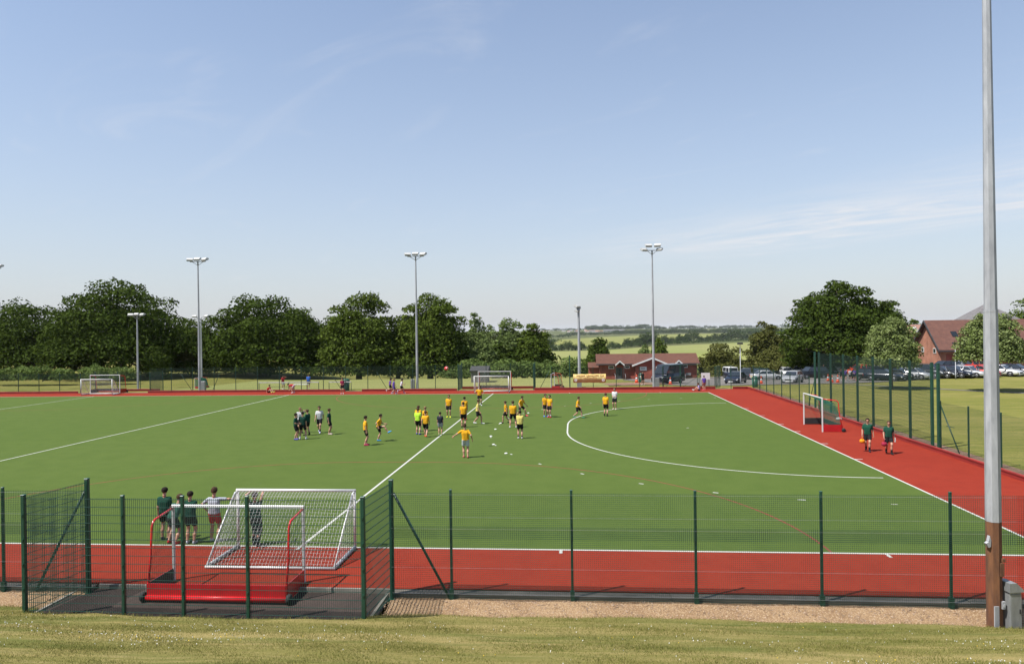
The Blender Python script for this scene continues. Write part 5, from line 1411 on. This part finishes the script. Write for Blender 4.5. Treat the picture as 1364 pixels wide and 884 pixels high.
bg_ = MB(); bg_.lathe([(.05, 0), (.17, .03), (.2, .1), (.15, .19), (.05, .23)], 12); o = bg_.build('kit_bag', M['white']); o.location = (p.x, p.y, 0.001); o.scale = (1.3, .8, 1)
tag(o, 'small white kit bag lying in the back of the right hand goal', 'bag')

# ------------------------------------------------------------------ people: bodies grown as smooth distance fields
def surface_net(f, origin, h):
    nx, ny, nz = f.shape
    c = [f[i:nx-1+i, j:ny-1+j, k:nz-1+k] for i in (0, 1) for j in (0, 1) for k in (0, 1)]
    offs = [(i, j, k) for i in (0, 1) for j in (0, 1) for k in (0, 1)]
    neg = sum((x < 0).astype(int) for x in c); act = (neg > 0) & (neg < 8)
    idx = np.argwhere(act); n = len(idx)
    vals = np.stack([x[act] for x in c], 1); O = np.array(offs, float)
    acc = np.zeros((n, 3)); cnt = np.zeros(n)
    for a in range(8):
        for b_ in range(a+1, 8):
            if np.abs(O[a]-O[b_]).sum() != 1: continue
            va, vb = vals[:, a], vals[:, b_]; m_ = (va < 0) != (vb < 0)
            t = va/(va-vb+1e-12); p = O[a]+(O[b_]-O[a])*t[:, None]
            acc[m_] += p[m_]; cnt[m_] += 1
    V = (idx+acc/np.maximum(cnt, 1)[:, None])*h+np.array(origin)
    vid = -np.ones(act.shape, int); vid[act] = np.arange(n)
    Q = []
    for ax in range(3):
        sl0 = [slice(None)]*3; sl1 = [slice(None)]*3; sl0[ax] = slice(0, -1); sl1[ax] = slice(1, None)
        a, b_ = f[tuple(sl0)], f[tuple(sl1)]
        e = np.argwhere((a < 0) != (b_ < 0))
        u, v = [(1, 2), (2, 0), (0, 1)][ax]
        e = e[(e[:, u] > 0) & (e[:, v] > 0) & (e[:, u] < f.shape[u]-1) & (e[:, v] < f.shape[v]-1)]
        def cell(du, dv):
            q = e.copy(); q[:, u] -= du; q[:, v] -= dv; return vid[q[:, 0], q[:, 1], q[:, 2]]
        q = np.stack([cell(1, 1), cell(0, 1), cell(0, 0), cell(1, 0)], 1)
        flip = ~(a[e[:, 0], e[:, 1], e[:, 2]] < 0)
        q[flip] = q[flip][:, ::-1]
        Q.append(q)
    return V, np.vstack(Q)
def sdf_mesh(prims, h, k=.04, cuts=(), pad=.04):
    """prims: (a, b, ra, rb) round cones joined smoothly; cuts: (point, normal) half spaces to keep on the negative side"""
    pts = np.array([p[0] for p in prims]+[p[1] for p in prims]); rm = max(max(p[2], p[3]) for p in prims)+pad
    lo, hi = pts.min(0)-rm, pts.max(0)+rm
    n = np.ceil((hi-lo)/h).astype(int)+2
    ax = [lo[i]+h*np.arange(n[i]) for i in range(3)]
    X, Y, Z = [a.astype(np.float32) for a in np.meshgrid(*ax, indexing='ij')]
    d = None
    for a, b_, ra, rb in prims:
        ab = np.array(b_, float)-np.array(a, float); L2 = max(1e-9, ab@ab)
        t = np.clip(((X-a[0])*ab[0]+(Y-a[1])*ab[1]+(Z-a[2])*ab[2])/L2, 0, 1)
        q = np.sqrt((X-a[0]-t*ab[0])**2+(Y-a[1]-t*ab[1])**2+(Z-a[2]-t*ab[2])**2)-(ra+(rb-ra)*t)
        if d is None: d = q
        else:
            hh = np.clip(.5+.5*(q-d)/k, 0, 1); d = q*(1-hh)*0+(d*hh+q*(1-hh))-k*hh*(1-hh) if False else (q+(d-q)*(1-np.clip(.5+.5*(d-q)/k, 0, 1))-k*np.clip(.5+.5*(d-q)/k, 0, 1)*(1-np.clip(.5+.5*(d-q)/k, 0, 1)))
    for p, nn in cuts:
        d = np.maximum(d, (X-p[0])*nn[0]+(Y-p[1])*nn[1]+(Z-p[2])*nn[2])
    return surface_net(d, lo, h)
# head, hair, hand, shoe made once
def head_geo():
    hp = [((-.012, 0, .035), (.012, 0, .03), .082, .08), ((.02, 0, -.03), (.035, 0, -.075), .058, .038), ((.078, 0, .015), (.098, 0, -.018), .010, .014), ((-.005, -.078, .0), (-.012, -.08, .02), .014, .016), ((-.005, .078, .0), (-.012, .08, .02), .014, .016), ((.06, -.03, .032), (.06, .03, .032), .024, .024), ((-.01, 0, -.06), (-.02, 0, -.14), .052, .055)]
    V, Q = sdf_mesh(hp, .0085, .03)
    c = V[Q].mean(1); mi = np.zeros(len(Q), int)
    for s in (-1, 1): mi[(np.abs(c[:, 1]-s*.031) < .014) & (np.abs(c[:, 2]-.012) < .008) & (c[:, 0] > .05)] = 1
    mi[(np.abs(c[:, 1]) < .024) & (np.abs(c[:, 2]+.058) < .007) & (c[:, 0] > .05)] = 2
    return V, Q, mi
HEAD = head_geo()
def hair_geo(kind):
    pr = [((-.018, 0, .040), (.012, 0, .045), .100, .094), ((-.05, 0, -.01), (-.04, 0, .02), .07, .08)]
    if kind == 'pony': pr += [((-.09, 0, .07), (-.13, 0, .03), .03, .032), ((-.13, 0, .03), (-.135, 0, -.13), .034, .014)]
    if kind == 'mop': pr += [((.05, -.03, .1), (.06, .03, .1), .04, .036), ((-.06, 0, .1), (.02, .03, .12), .05, .04)]
    V, Q = sdf_mesh(pr, .011, .03, cuts=[((.066, 0, .05), (.86, 0, -.5)), ((0, 0, -.035 if kind != 'pony' else -.2), (0, 0, -1))])
    return V, Q
HAIR = {k: hair_geo(k) for k in ('short', 'pony', 'mop')}
def hand_geo(curl):
    pr = [((0, -.024, 0), (.085, -.03, 0), .015, .013), ((0, .0, 0), (.09, .0, .002), .016, .013), ((0, .022, 0), (.085, .03, 0), .015, .013)]
    for j, (y, L, sp) in enumerate(((.032, .070, .06), (.011, .080, .02), (-.011, .075, -.02), (-.031, .058, -.07))):
        p = np.array([.088, y, 0]); a = 0; r0 = .0088
        for q, ll in enumerate((.45, .32, .23)):
            a -= curl*(.55 if q else .4); e = p+np.array([math.cos(a), sp, math.sin(a)])*L*ll
            pr.append((tuple(p), tuple(e), r0, r0-.001)); p, r0 = e, r0-.001
    pr += [((.02, .03, -.004), (.055, .058, -.014), .013, .011), ((.055, .058, -.014), (.088, .066, -.024), .0105, .009)]
    return sdf_mesh(pr, .0062, .006, pad=.02)
HANDS = {k: hand_geo(c) for k, c in (('relaxed', .7), ('fist', 1.9), ('open', .15))}
def shoe_geo():
    return sdf_mesh([((-.055, 0, .042), (.02, 0, .045), .043, .045), ((.02, 0, .04), (.15, .005, .03), .046, .034), ((-.05, 0, .07), (-.045, 0, .1), .04, .04)], .012, .03, cuts=[((0, 0, .002), (0, 0, -1)), ((0, 0, .108), (0, 0, 1))])
SHOE = shoe_geo()
def ik(a, t, l1, l2, pole):
    a, t = np.array(a, float), np.array(t, float); d = t-a; L = np.linalg.norm(d)
    if L > (l1+l2)*.999: d *= (l1+l2)*.999/L; L = (l1+l2)*.999; t = a+d
    u = d/L; x = (l1*l1-l2*l2+L*L)/(2*L); hgt = math.sqrt(max(0, l1*l1-x*x))
    p = np.array(pole, float); p -= u*(p@u); p /= np.linalg.norm(p)+1e-9
    return a+u*x+p*hgt, t
def rot_from(xd, zd):
    x = np.array(xd, float); x /= np.linalg.norm(x)+1e-9; z = np.array(zd, float); z -= x*(z@x); z /= np.linalg.norm(z)+1e-9
    return np.stack([x, np.cross(z, x), z], 1)
POSE = {
 'stand': {}, 'easy': dict(feet=((.06, .12, 0), (-.06, -.12, 0))), 'wide': dict(feet=((.02, .2, 0), (-.02, -.2, 0))),
 'walk': dict(feet=((.26, .08, 0), (-.26, -.08, .05)), hands=((-.16, .05, -.5), (.2, .05, -.5)), hip=.9, lean=5),
 'stride': dict(feet=((.34, .09, 0), (-.32, -.09, .06)), hands=((-.18, .07, -.48), (.24, .06, -.44)), hip=.86, lean=8),
 'run': dict(feet=((.30, .07, .02), (-.38, -.07, .26)), hands=((-.2, .08, -.32), (.28, .0, -.26)), hip=.9, lean=12),
 'hips': dict(hands=((.02, .10, -.40), (.02, .10, -.40)), elbow=(0, 1, 0), feet=((.05, .14, 0), (-.05, -.14, 0))),
 'hold': dict(hands=((.24, -.08, -.34), (.26, -.08, -.32)), feet=((.05, .11, 0), (-.04, -.11, 0))),
 'folded': dict(hands=((.2, -.22, -.24), (.22, -.22, -.26)), feet=((.02, .12, 0), (-.02, -.12, 0))),
 'kick': dict(feet=((-.05, .10, 0), (.66, -.16, .52)), hands=((.30, .1, -.30), (-.06, .14, -.42)), lean=14, hip=.92),
 'lunge': dict(feet=((.30, .28, 0), (-.24, -.30, 0)), hands=((.16, .22, -.42), (.16, .22, -.42)), hip=.82, lean=14),
 'arms_out': dict(hands=((.16, .40, -.28), (.0, .20, -.44)), feet=((.06, .10, 0), (-.08, -.10, 0)), side=4),
 'knees': dict(lean=34, hip=.84, hands=((.02, .0, -.54), (.02, .0, -.54)), feet=((.02, .17, 0), (-.06, -.15, 0))),
 'bend': dict(lean=82, hip=.82, hands=((.10, .0, -.5), (.16, .0, -.5)), feet=((.06, .13, 0), (-.02, -.13, 0))),
 'to_head': dict(hands=((.12, -.02, .18), (.02, .07, -.54)), feet=((.04, .11, 0), (-.04, -.11, 0)), elbow=(.4, 1, 0)),
 'bar': dict(hands=((.26, .05, .34), (.26, .0, .34)), feet=((.05, .09, 0), (-.1, -.09, 0)), lean=-6, hip=.93),
 'reach': dict(hands=((.06, .09, -.38), (.30, .42, -.08)), elbow=(-.2, 1, 0), feet=((.04, .12, 0), (-.04, -.12, 0))),
 'sit': dict(hip=.12, lean=10, feet=((.62, .12, .0), (.56, -.16, .0)), hands=((.22, .05, -.36), (-.14, .1, -.46)), kneeup=1),
 'carry': dict(feet=((.22, .08, 0), (-.22, -.08, .04)), hands=((-.05, .1, -.52), (.12, .08, -.5)), hip=.91, lean=4),
}
GEO = {}
def pose_geo(pose, res):
    key = (pose, res)
    if key in GEO: return GEO[key]
    P = POSE[pose]; g = {}
    hip = P.get('hip', .93); le, si = R(P.get('lean', 0)), R(P.get('side', 0))
    T = np.array([math.sin(le)*math.cos(si), math.sin(si), math.cos(le)*math.cos(si)])
    fw = np.array([math.cos(le), 0, -math.sin(le)]); lf = np.array([0, 1, 0.])
    pel = np.array([0, 0, hip]); nb = pel+T*.51; chest = pel+T*.34; waist = pel+T*.14
    T2 = T*.55+np.array([0, 0, .45]); T2 /= np.linalg.norm(T2)
    if pose == 'bend': T2 = T*.9+np.array([.3, 0, .1]); T2 /= np.linalg.norm(T2)
    headc = nb+T2*.185+np.array([.025, 0, 0])
    feet = P.get('feet', ((0, .1, 0), (0, -.1, 0))); hands = P.get('hands', ((.03, .05, -.54), (.03, .05, -.54)))
    body, shirt, shorts, socks = [], [], [], []
    t0 = [(pel-lf*.07, pel+lf*.07, .10, .10), (waist-lf*.05, waist+lf*.05, .088, .088), (chest-lf*.075, chest+lf*.075, .098, .098), (nb-T*.065-lf*.115, nb-T*.065+lf*.115, .056, .056)]
    body += t0+[(nb-T*.02, nb+T2*.1, .052, .048)]
    shirt += [(a, b_, ra+g_, rb+g_) for (a, b_, ra, rb), g_ in zip(t0[1:], (.038, .022, .016))]+[(pel+T*.02-lf*.07, pel+T*.02+lf*.07, .122, .122), (pel+T*.24-lf*.065, pel+T*.24+lf*.065, .12, .12)]
    shorts += [(pel-lf*.07, pel+lf*.07, .114, .114), (pel+T*.06-lf*.06, pel+T*.06+lf*.06, .112, .112)]
    g['hands'], g['feet'] = [], []
    for k, s in enumerate((1, -1)):
        hj = pel+lf*s*.09-np.array([0, 0, .02]); f_ = np.array(feet[k], float); ank = np.array([f_[0], f_[1], f_[2]+.085])
        kn, ank = ik(hj, ank, .44, .425, (1, s*.12, .0) if not P.get('kneeup') else (.3, 0, 1))
        mid = kn*.55+ank*.45+np.array([-.018, 0, 0])
        body += [(hj, kn, .088, .056), (kn, mid, .054, .055), (mid, ank, .054, .036), (ank, ank+np.array([.02, 0, -.03]), .036, .036)]
        e = hj+(kn-hj)*.58; shorts += [(hj, e, .102, .098)]
        socks += [(ank-np.array([0, 0, .02]), ank+(kn-ank)*.3, .047, .052)]
        sh = nb-T*.055+lf*s*.175; hd = hands[k]
        tgt = sh+np.array([hd[0], s*hd[1], hd[2]])
        pole = P.get('elbow'); pole = (-1, s*.35, -.1) if pole is None else (pole[0], s*pole[1], pole[2])
        el, wr = ik(sh, tgt, .29, .255, pole)
        body += [(sh, el, .05, .04), (el, wr, .04, .027)]
        shirt += [(sh, sh+(el-sh)*.62, .060, .058)]
        hdv = wr-el; g['hands'].append((wr, hdv/np.linalg.norm(hdv), s))
        yaw_ = 0 if not P.get('kneeup') else 0
        sd = (ank-kn)/np.linalg.norm(ank-kn); pitch_ = 0
        up_ = np.array([0, 0, 1.]) if f_[2] < .15 and not P.get('kneeup') else -sd
        if P.get('kneeup'): up_ = np.array([-.6, 0, .8])
        g['feet'].append((ank, rot_from(np.cross(np.array([0, 1., 0]), up_)+np.array([0, s*.15, 0]), up_)))
    g['body'] = sdf_mesh(body, res, .035)
    g['shirt'] = sdf_mesh(shirt, res, .045, cuts=[(pel-T*.09, -T), (nb+T*.035, T)])
    g['shorts'] = sdf_mesh(shorts, res, .03, cuts=[(pel+T*.1, T)])
    g['socks'] = sdf_mesh(socks, res*.8, .01)
    g['head'] = (headc, T2)
    GEO[key] = g
    return g
CL = {}
def cloth(c, rough=.9):
    key = tuple(c)
    if key not in CL: CL[key] = pmat('cloth', c, rough, scale=7, var=.12, bump=.25, bscale=14, spec=.2)
    return CL[key]
SKIN = [pmat('skin', (.42, .225, .15), .55, scale=9, var=.06), pmat('skin_tan', (.34, .17, .11), .55, scale=9, var=.06)]
EYE = pmat('eye_dark', (.03, .02, .015), .3); LIP = pmat('lip', (.38, .14, .12), .5)
HCOL = {'dark': (.022, .016, .012), 'brown': (.065, .038, .022), 'fair': (.22, .14, .07), 'grey': (.2, .19, .18)}
HM = {k: pmat('hair_'+k, v, .8, scale=40, var=.2, stretch=(1, 1, .3), spec=.12) for k, v in HCOL.items()}
YEL, GRN, WH_, BK, NV, PUR, LIME, PALE, RD, BLU, GRY, MAR = (.70, .35, .014), (.008, .055, .035), (.55, .55, .56), (.014, .014, .016), (.015, .018, .03), (.10, .055, .30), (.45, .75, .05), (.66, .55, .16), (.50, .015, .02), (.04, .14, .55), (.36, .38, .43), (.22, .012, .05)
def person(label, loc, heading, pose='stand', shirt=YEL, shorts=BK, hair='dark', hk='short', shoes=WH_, socks=None, H=1.72, res=.026, look=0, skin=0, group=None, long=False):
    g = pose_geo(pose, res); s = H/1.75
    vs_, fs, mis, off = [], [], [], 0
    def add(V, Q, mi=None):
        nonlocal off
        vs_.append(V); fs.append(Q+off); mis.append(np.zeros(len(Q), int) if mi is None else mi); off += len(V)
    add(*g['body'])
    hc, T2 = g['head']; lk = R(look)
    Rm = rot_from(np.array([math.cos(lk), math.sin(lk), -.12]) if pose != 'bend' else np.array([.6, 0, -.8]), T2)
    add(HEAD[0]@Rm.T+hc, HEAD[1], HEAD[2])
    hkind = 'fist' if pose in ('bar', 'carry') else ('open' if pose in ('arms_out', 'reach') else 'relaxed')
    for wr, d, sd in g['hands']:
        V, Q = HANDS[hkind]; V = V.copy()
        if sd < 0: V[:, 1] *= -1; Q = Q[:, ::-1]
        inward = np.array([0, sd*1.0, 0])+np.array([-.2, 0, 0])
        if pose in ('bar',): inward = np.array([-1, 0, .2])
        add(V@rot_from(d, inward).T+wr, Q)
    me = np_mesh('body', np.vstack(vs_)*s, np.vstack(fs), [SKIN[skin], EYE, LIP], True, np.concatenate(mis))
    o = link_mesh('person', me); o.location = loc; o.rotation_euler = (0, 0, R(heading)); tag(o, label, 'person', group)
    link_mesh('hair', np_mesh('hair', (HAIR[hk][0]@Rm.T+hc)*s, HAIR[hk][1], HM[hair], True), o)
    link_mesh('shirt', np_mesh('shirt', g['shirt'][0]*s, g['shirt'][1], cloth(shirt), True), o)
    if long:
        key = (pose, res, 'long')
        if key not in GEO: GEO[key] = g
    link_mesh('shorts', np_mesh('shorts', g['shorts'][0]*s, g['shorts'][1], cloth(shorts), True), o)
    if socks: link_mesh('socks', np_mesh('socks', g['socks'][0]*s, g['socks'][1], cloth(socks), True), o)
    for ank, Rf in g['feet']:
        link_mesh('shoe', np_mesh('shoe', ((SHOE[0]-np.array([-.04, 0, .085]))@Rf.T+ank)*s, SHOE[1], cloth(shoes, .6), True), o)
    return o
def pp(label, px, py, heading, pose='stand', z=None, **k):
    p = at(px, py, z) if z is not None else at(px, py)
    return person(label, (p.x, p.y, p.z+.004), heading, pose, **k)
PLAYERS = dict(z=0)
# group behind the storage bay
N_ = .017
def near(label, px, py, hd, pose, **k): return pp(label, px, py, hd, pose, z=0, res=N_, **k)
near('boy in dark green polo, leftmost of the group behind the stored red goal', 220, 719, 98, 'easy', shirt=GRN, hair='dark', shoes=NV, H=1.74)
near('boy in faded green top leaning forward behind the stored red goal', 230, 724, 80, 'knees', shirt=(.03, .10, .075), hair='brown', shoes=RD, H=1.72)
near('boy in dark green polo standing beside the thick post of the bay fence', 254, 724, 96, 'folded', shirt=GRN, hair='dark', shoes=GRY, H=1.70)
near('boy in grey tee shirt and red shorts reaching to the goal post', 286, 721, 95, 'reach', shirt=GRY, shorts=(.42, .018, .03), hair='brown', hk='mop', shoes=WH_, H=1.76)
g5 = near('boy in dark green top and dark trousers holding the crossbar of the near football goal', 341, 726, 92, 'bar', shirt=GRN, shorts=BK, hair='dark', socks=BK, shoes=BK, H=1.72)
def trousers(o, pose, s, col):
    P = pose_geo(pose, N_)
    k = ('trousers', pose)
    if k not in GEO:
        Pz = POSE[pose]; pel = np.array([0, 0, Pz.get('hip', .93)]); pr = []
        for q, sd in enumerate((1, -1)):
            hj = pel+np.array([0, sd*.09, -.02]); f_ = np.array(Pz['feet'][q], float); kn, ank = ik(hj, f_+np.array([0, 0, .085]), .44, .425, (1, sd*.12, 0))
            pr += [(hj, kn, .105, .078), (kn, ank+np.array([0, 0, .02]), .078, .062)]
        GEO[k] = sdf_mesh(pr, N_, .02)
    link_mesh('trousers', np_mesh('trousers', GEO[k][0]*s, GEO[k][1], cloth(col), True), o)
trousers(g5, 'bar', 1.72/1.75, BK)
# two walkers on the right
w1 = pp('walker in green polo carrying an orange bag on the red surround', 1156, 600.5, -112, 'carry', z=0, shirt=(.012, .075, .045), hair='dark', shoes=NV, socks=BK, H=1.80, res=.02)
w2 = pp('walker in green polo carrying a dark red bag on the red surround', 1184, 604, -100, 'carry', z=0, shirt=(.012, .07, .045), hair='brown', shoes=BK, socks=BK, H=1.76, res=.02, look=-20)
def held_bag(o, label, col, side, s, white=False):
    g = pose_geo('carry', .02); wr, d, sd = g['hands'][side]; p = (wr+d*.1)*s
    b = MB(); b.tube([(p[0]-.09, p[1], p[2]-.16), (p[0], p[1], p[2]-.0), (p[0]+.09, p[1], p[2]-.16)], .012, 5)
    b.lathe([(.06, -.36), (.13, -.32), (.14, -.22), (.09, -.15)], 10, tuple(p))
    q = b.build('hand_bag', cloth(col)); q.matrix_world = Matrix.Translation(o.location) @ Matrix.Rotation(o.rotation_euler.z, 4, 'Z')
    tag(q, label, 'bag')
held_bag(w1, 'orange bag hanging from the hand of the left walker', (.75, .25, .01), 1, 1.80/1.75)
held_bag(w2, 'dark red bag hanging from the hand of the right walker', (.28, .02, .05), 1, 1.76/1.75)
g = pose_geo('carry', .02); wr, d, sd = g['hands'][0]; p = (wr+d*.1)*(1.76/1.75)
b = MB(); b.lathe([(.03, -.12), (.035, -.1), (.035, .06), (.02, .09), (.02, .12)], 10, tuple(p+np.array([0, .02, -.02]))); q = b.build('bottle', M['white'])
q.matrix_world = Matrix.Translation(w2.location) @ Matrix.Rotation(w2.rotation_euler.z, 4, 'Z'); tag(q, 'white drinks bottle in the other hand of the right walker', 'bottle')
# green cluster left of the middle
pp('player in green polo with blue shoes at the left of the tight green cluster', 394, 585.5, 10, 'hold', z=0, shirt=GRN, shoes=(.1, .1, .4), H=1.70)
pp('player in white shirt shading the eyes, at the back of the green cluster', 400, 576.5, -60, 'to_head', z=0, shirt=WH_, hair='fair', shoes=BK, H=1.74)
pp('player in dark green with back turned and white socks, front of the green cluster', 403.5, 585, 95, 'wide', z=0, shirt=(.006, .04, .028), shoes=WH_, socks=WH_, H=1.78)
pp('player in green polo with dark socks at the right side of the green cluster', 410, 579.5, 160, 'easy', z=0, shirt=GRN, hair='brown', shoes=BK, socks=BK, H=1.72)
pp('adult in white shirt with red sleeves walking between the green players', 426, 576, -85, 'walk', z=0, shirt=WH_, shoes=(.5, .5, .7), socks=NV, H=1.85)
pp('player in green polo standing alone to the right of the adult with red sleeves', 438.5, 578.5, 5, 'stand', z=0, shirt=GRN, hair='brown', shoes=(.5, .4, .36), H=1.74)
pp('player in yellow with red and blue shoes watching the kicker', 487, 593, 25, 'easy', z=0, shoes=(.5, .05, .12), H=1.78)
pp('player in yellow kicking with one leg swung out to the right', 504, 587.5, 5, 'kick', z=0, shoes=(.05, .3, .6), H=1.72)
# centre group
pp('player in yellow behind the one in the neon top', 557.5, 574.5, 80, 'easy', z=0, hair='brown', H=1.76)
pp('player in neon lime top with back turned beside the left yellow group', 557, 578.5, 80, 'easy', z=0, shirt=LIME, hair='brown', shoes=(.12, .12, .4), H=1.76)
pp('player in yellow with sandy hair in the middle of the left yellow group', 566.5, 573.5, 60, 'easy', z=0, hair='fair', H=1.66)
pp('player in yellow with orange shoes nearest of the left yellow group', 567, 582, 92, 'walk', z=0, hair='brown', shoes=(.7, .12, .04), H=1.72)
pp('small boy in navy top and grey shorts standing by the white line', 586.5, 579, 92, 'stand', z=0, shirt=NV, shorts=GRY, hair='dark', shoes=(.35, .4, .2), H=1.50)
pp('player in yellow with bright yellow shoes facing the camera', 598, 555.8, -90, 'easy', z=0, hair='brown', shoes=(.7, .8, .05), H=1.78)
pp('player in yellow half hidden behind another by the long white line', 619, 559, 100, 'easy', z=0, shoes=RD, H=1.76)
pp('player in yellow with back turned standing across the long white line', 617.5, 569, 95, 'easy', z=0, hair='brown', shoes=BK, H=1.80)
pp('man in yellow top and pale grey shorts holding one arm out', 620.5, 609.5, 100, 'arms_out', z=0, shorts=(.5, .52, .56), hair='brown', hk='mop', shoes=(.4, .12, .1), H=1.82, res=.02)
pp('player in pale yellow bib stepping along the white line', 636.5, 564.5, -10, 'walk', z=0, shirt=PALE, hair='brown', shoes=WH_, H=1.82)
pp('player in yellow with hands on hips in front of the far goal', 639, 540, -80, 'hips', z=0, hair='brown', shoes=WH_, socks=BK, H=1.78)
pp('player in yellow with navy shoes at the left of the right hand trio', 674.5, 563.5, 165, 'walk', z=0, hair='brown', shoes=NV, H=1.66)
pp('player in yellow with white shoes and back turned, tallest of the right hand trio', 683.5, 569.5, 95, 'wide', z=0, hair='brown', shoes=WH_, H=1.88)
pp('player in yellow lunging with red shoes behind the right hand trio', 694, 554, -40, 'lunge', z=0, shoes=(.7, .06, .12), H=1.72)
pp('player in pale yellow bib with back turned in front of the lunging player', 693, 584, 95, 'hold', z=0, shirt=PALE, shoes=WH_, socks=BK, H=1.76)
pp('player in yellow with blue shoes, left one of the close pair', 726.5, 554.8, -70, 'stand', z=0, shoes=(.08, .2, .6), H=1.78)
pp('player in yellow with red shoes, right one of the close pair', 732.5, 555.8, -120, 'easy', z=0, shoes=(.6, .02, .04), socks=WH_, H=1.74)
pp('player in yellow with green shoes striding at the tip of the white D', 769.5, 556.5, -20, 'stride', z=0, hair='brown', shoes=(.02, .2, .12), H=1.72)
pp('player in yellow with dark socks on the line of the white D', 807, 554, 70, 'easy', z=0, hair='brown', shoes=BK, socks=BK, H=1.80)
pp('adult in white shirt and black shorts at the far edge of the white D', 819, 545.2, -110, 'hold', z=0, shirt=WH_, hair='brown', shoes=(.6, .5, .45), H=1.82)
# far side
pp('boy in red sitting on the red surround in front of the far board', 358, 522.8, -20, 'sit', z=0, shirt=(.55, .03, .025), shoes=(.55, .7, .1), H=1.72)
pp('boy in red standing behind the far board with a hand raised', 377, 518.2, -30, 'to_head', z=0, shirt=(.5, .02, .03), shorts=WH_, H=1.72)
pp('boy in dark red bending over by the white table', 391.5, 523.2, 170, 'bend', z=0, shirt=(.38, .02, .035), shorts=WH_, H=1.78)
pp('person in blue shirt standing behind the white rail', 411, 517.6, 100, 'stand', z=0, shirt=BLU, shorts=NV, hair='brown', H=1.80)
pp('person in maroon shirt standing in front of the far board', 456, 524.4, -80, 'hold', z=0, shirt=MAR, H=1.78)
pp('girl in purple top running, leftmost of three in front of the far board', 519.5, 522.8, 10, 'run', z=0, shirt=PUR, hk='pony', H=1.64)
pp('girl in purple top with fair hair, middle of three running past the far board', 524.5, 524.6, 20, 'walk', z=0, shirt=PUR, shorts=PUR, hair='fair', hk='pony', socks=PUR, H=1.70)
pp('girl in white top running, rightmost of three in front of the far board', 534.5, 523.8, 0, 'run', z=0, shirt=(.62, .6, .68), hk='pony', socks=PUR, H=1.64)
pp('girl in purple and white sitting on the red surround by the corner entrance', 931.5, 520.3, 170, 'sit', z=0, shirt=(.35, .3, .55), hair='brown', hk='pony', H=1.62)
pp('girl in purple top standing by the white notice board', 938, 519.6, 100, 'stand', z=0, shirt=PUR, shorts=(.4, .2, .16), hair='brown', hk='pony', shoes=(.75, .12, .2), H=1.60)
pp('person in black with a white sleeve standing on the path near the pavilion sign', 856, 512.5, -60, 'easy', shirt=BK, H=1.70)
KG = None
pp('child in navy and purple running behind the tall fence, leftmost of five', 1120.5, 506.5, -120, 'run', shirt=NV, hair='brown', H=1.55)
pp('child in purple running behind the tall fence, second of five', 1126, 507.2, -110, 'run', shirt=PUR, hair='brown', H=1.62)
pp('child in white running behind the tall fence beside the orange red car', 1132.5, 506.8, -100, 'walk', shirt=WH_, hair='brown', H=1.58)
pp('child in purple with pink shoes running behind the tall fence, rightmost of five', 1138.8, 507, -95, 'run', shirt=PUR, shoes=(.8, .15, .25), hair='brown', H=1.60)
pp('marshal in red and white standing by the dark off-road car', 1097, 500.5, -90, 'stand', shirt=(.6, .05, .05), H=1.75)

# ------------------------------------------------------------------ summer haze: one box of thin air round the scene
def haze_box():
    mt = bpy.data.materials.new('haze'); mt.use_nodes = True; nt = mt.node_tree
    for n in list(nt.nodes): nt.nodes.remove(n)
    o = nt.nodes.new('ShaderNodeOutputMaterial'); v = nt.nodes.new('ShaderNodeVolumePrincipled')
    v.inputs['Color'].default_value = (0.90, 0.95, 1.0, 1); v.inputs['Density'].default_value = HAZE; v.inputs['Anisotropy'].default_value = 0.0
    nt.links.new(v.outputs[0], o.inputs['Volume'])
    b = MB(); b.box(-12100, 12100, -160, 12100, -27, 70)
    tag(b.build('haze', mt), 'thin pale summer haze hanging over the whole countryside', 'haze', kind='stuff')
HAZE = 0.00003
haze_box()
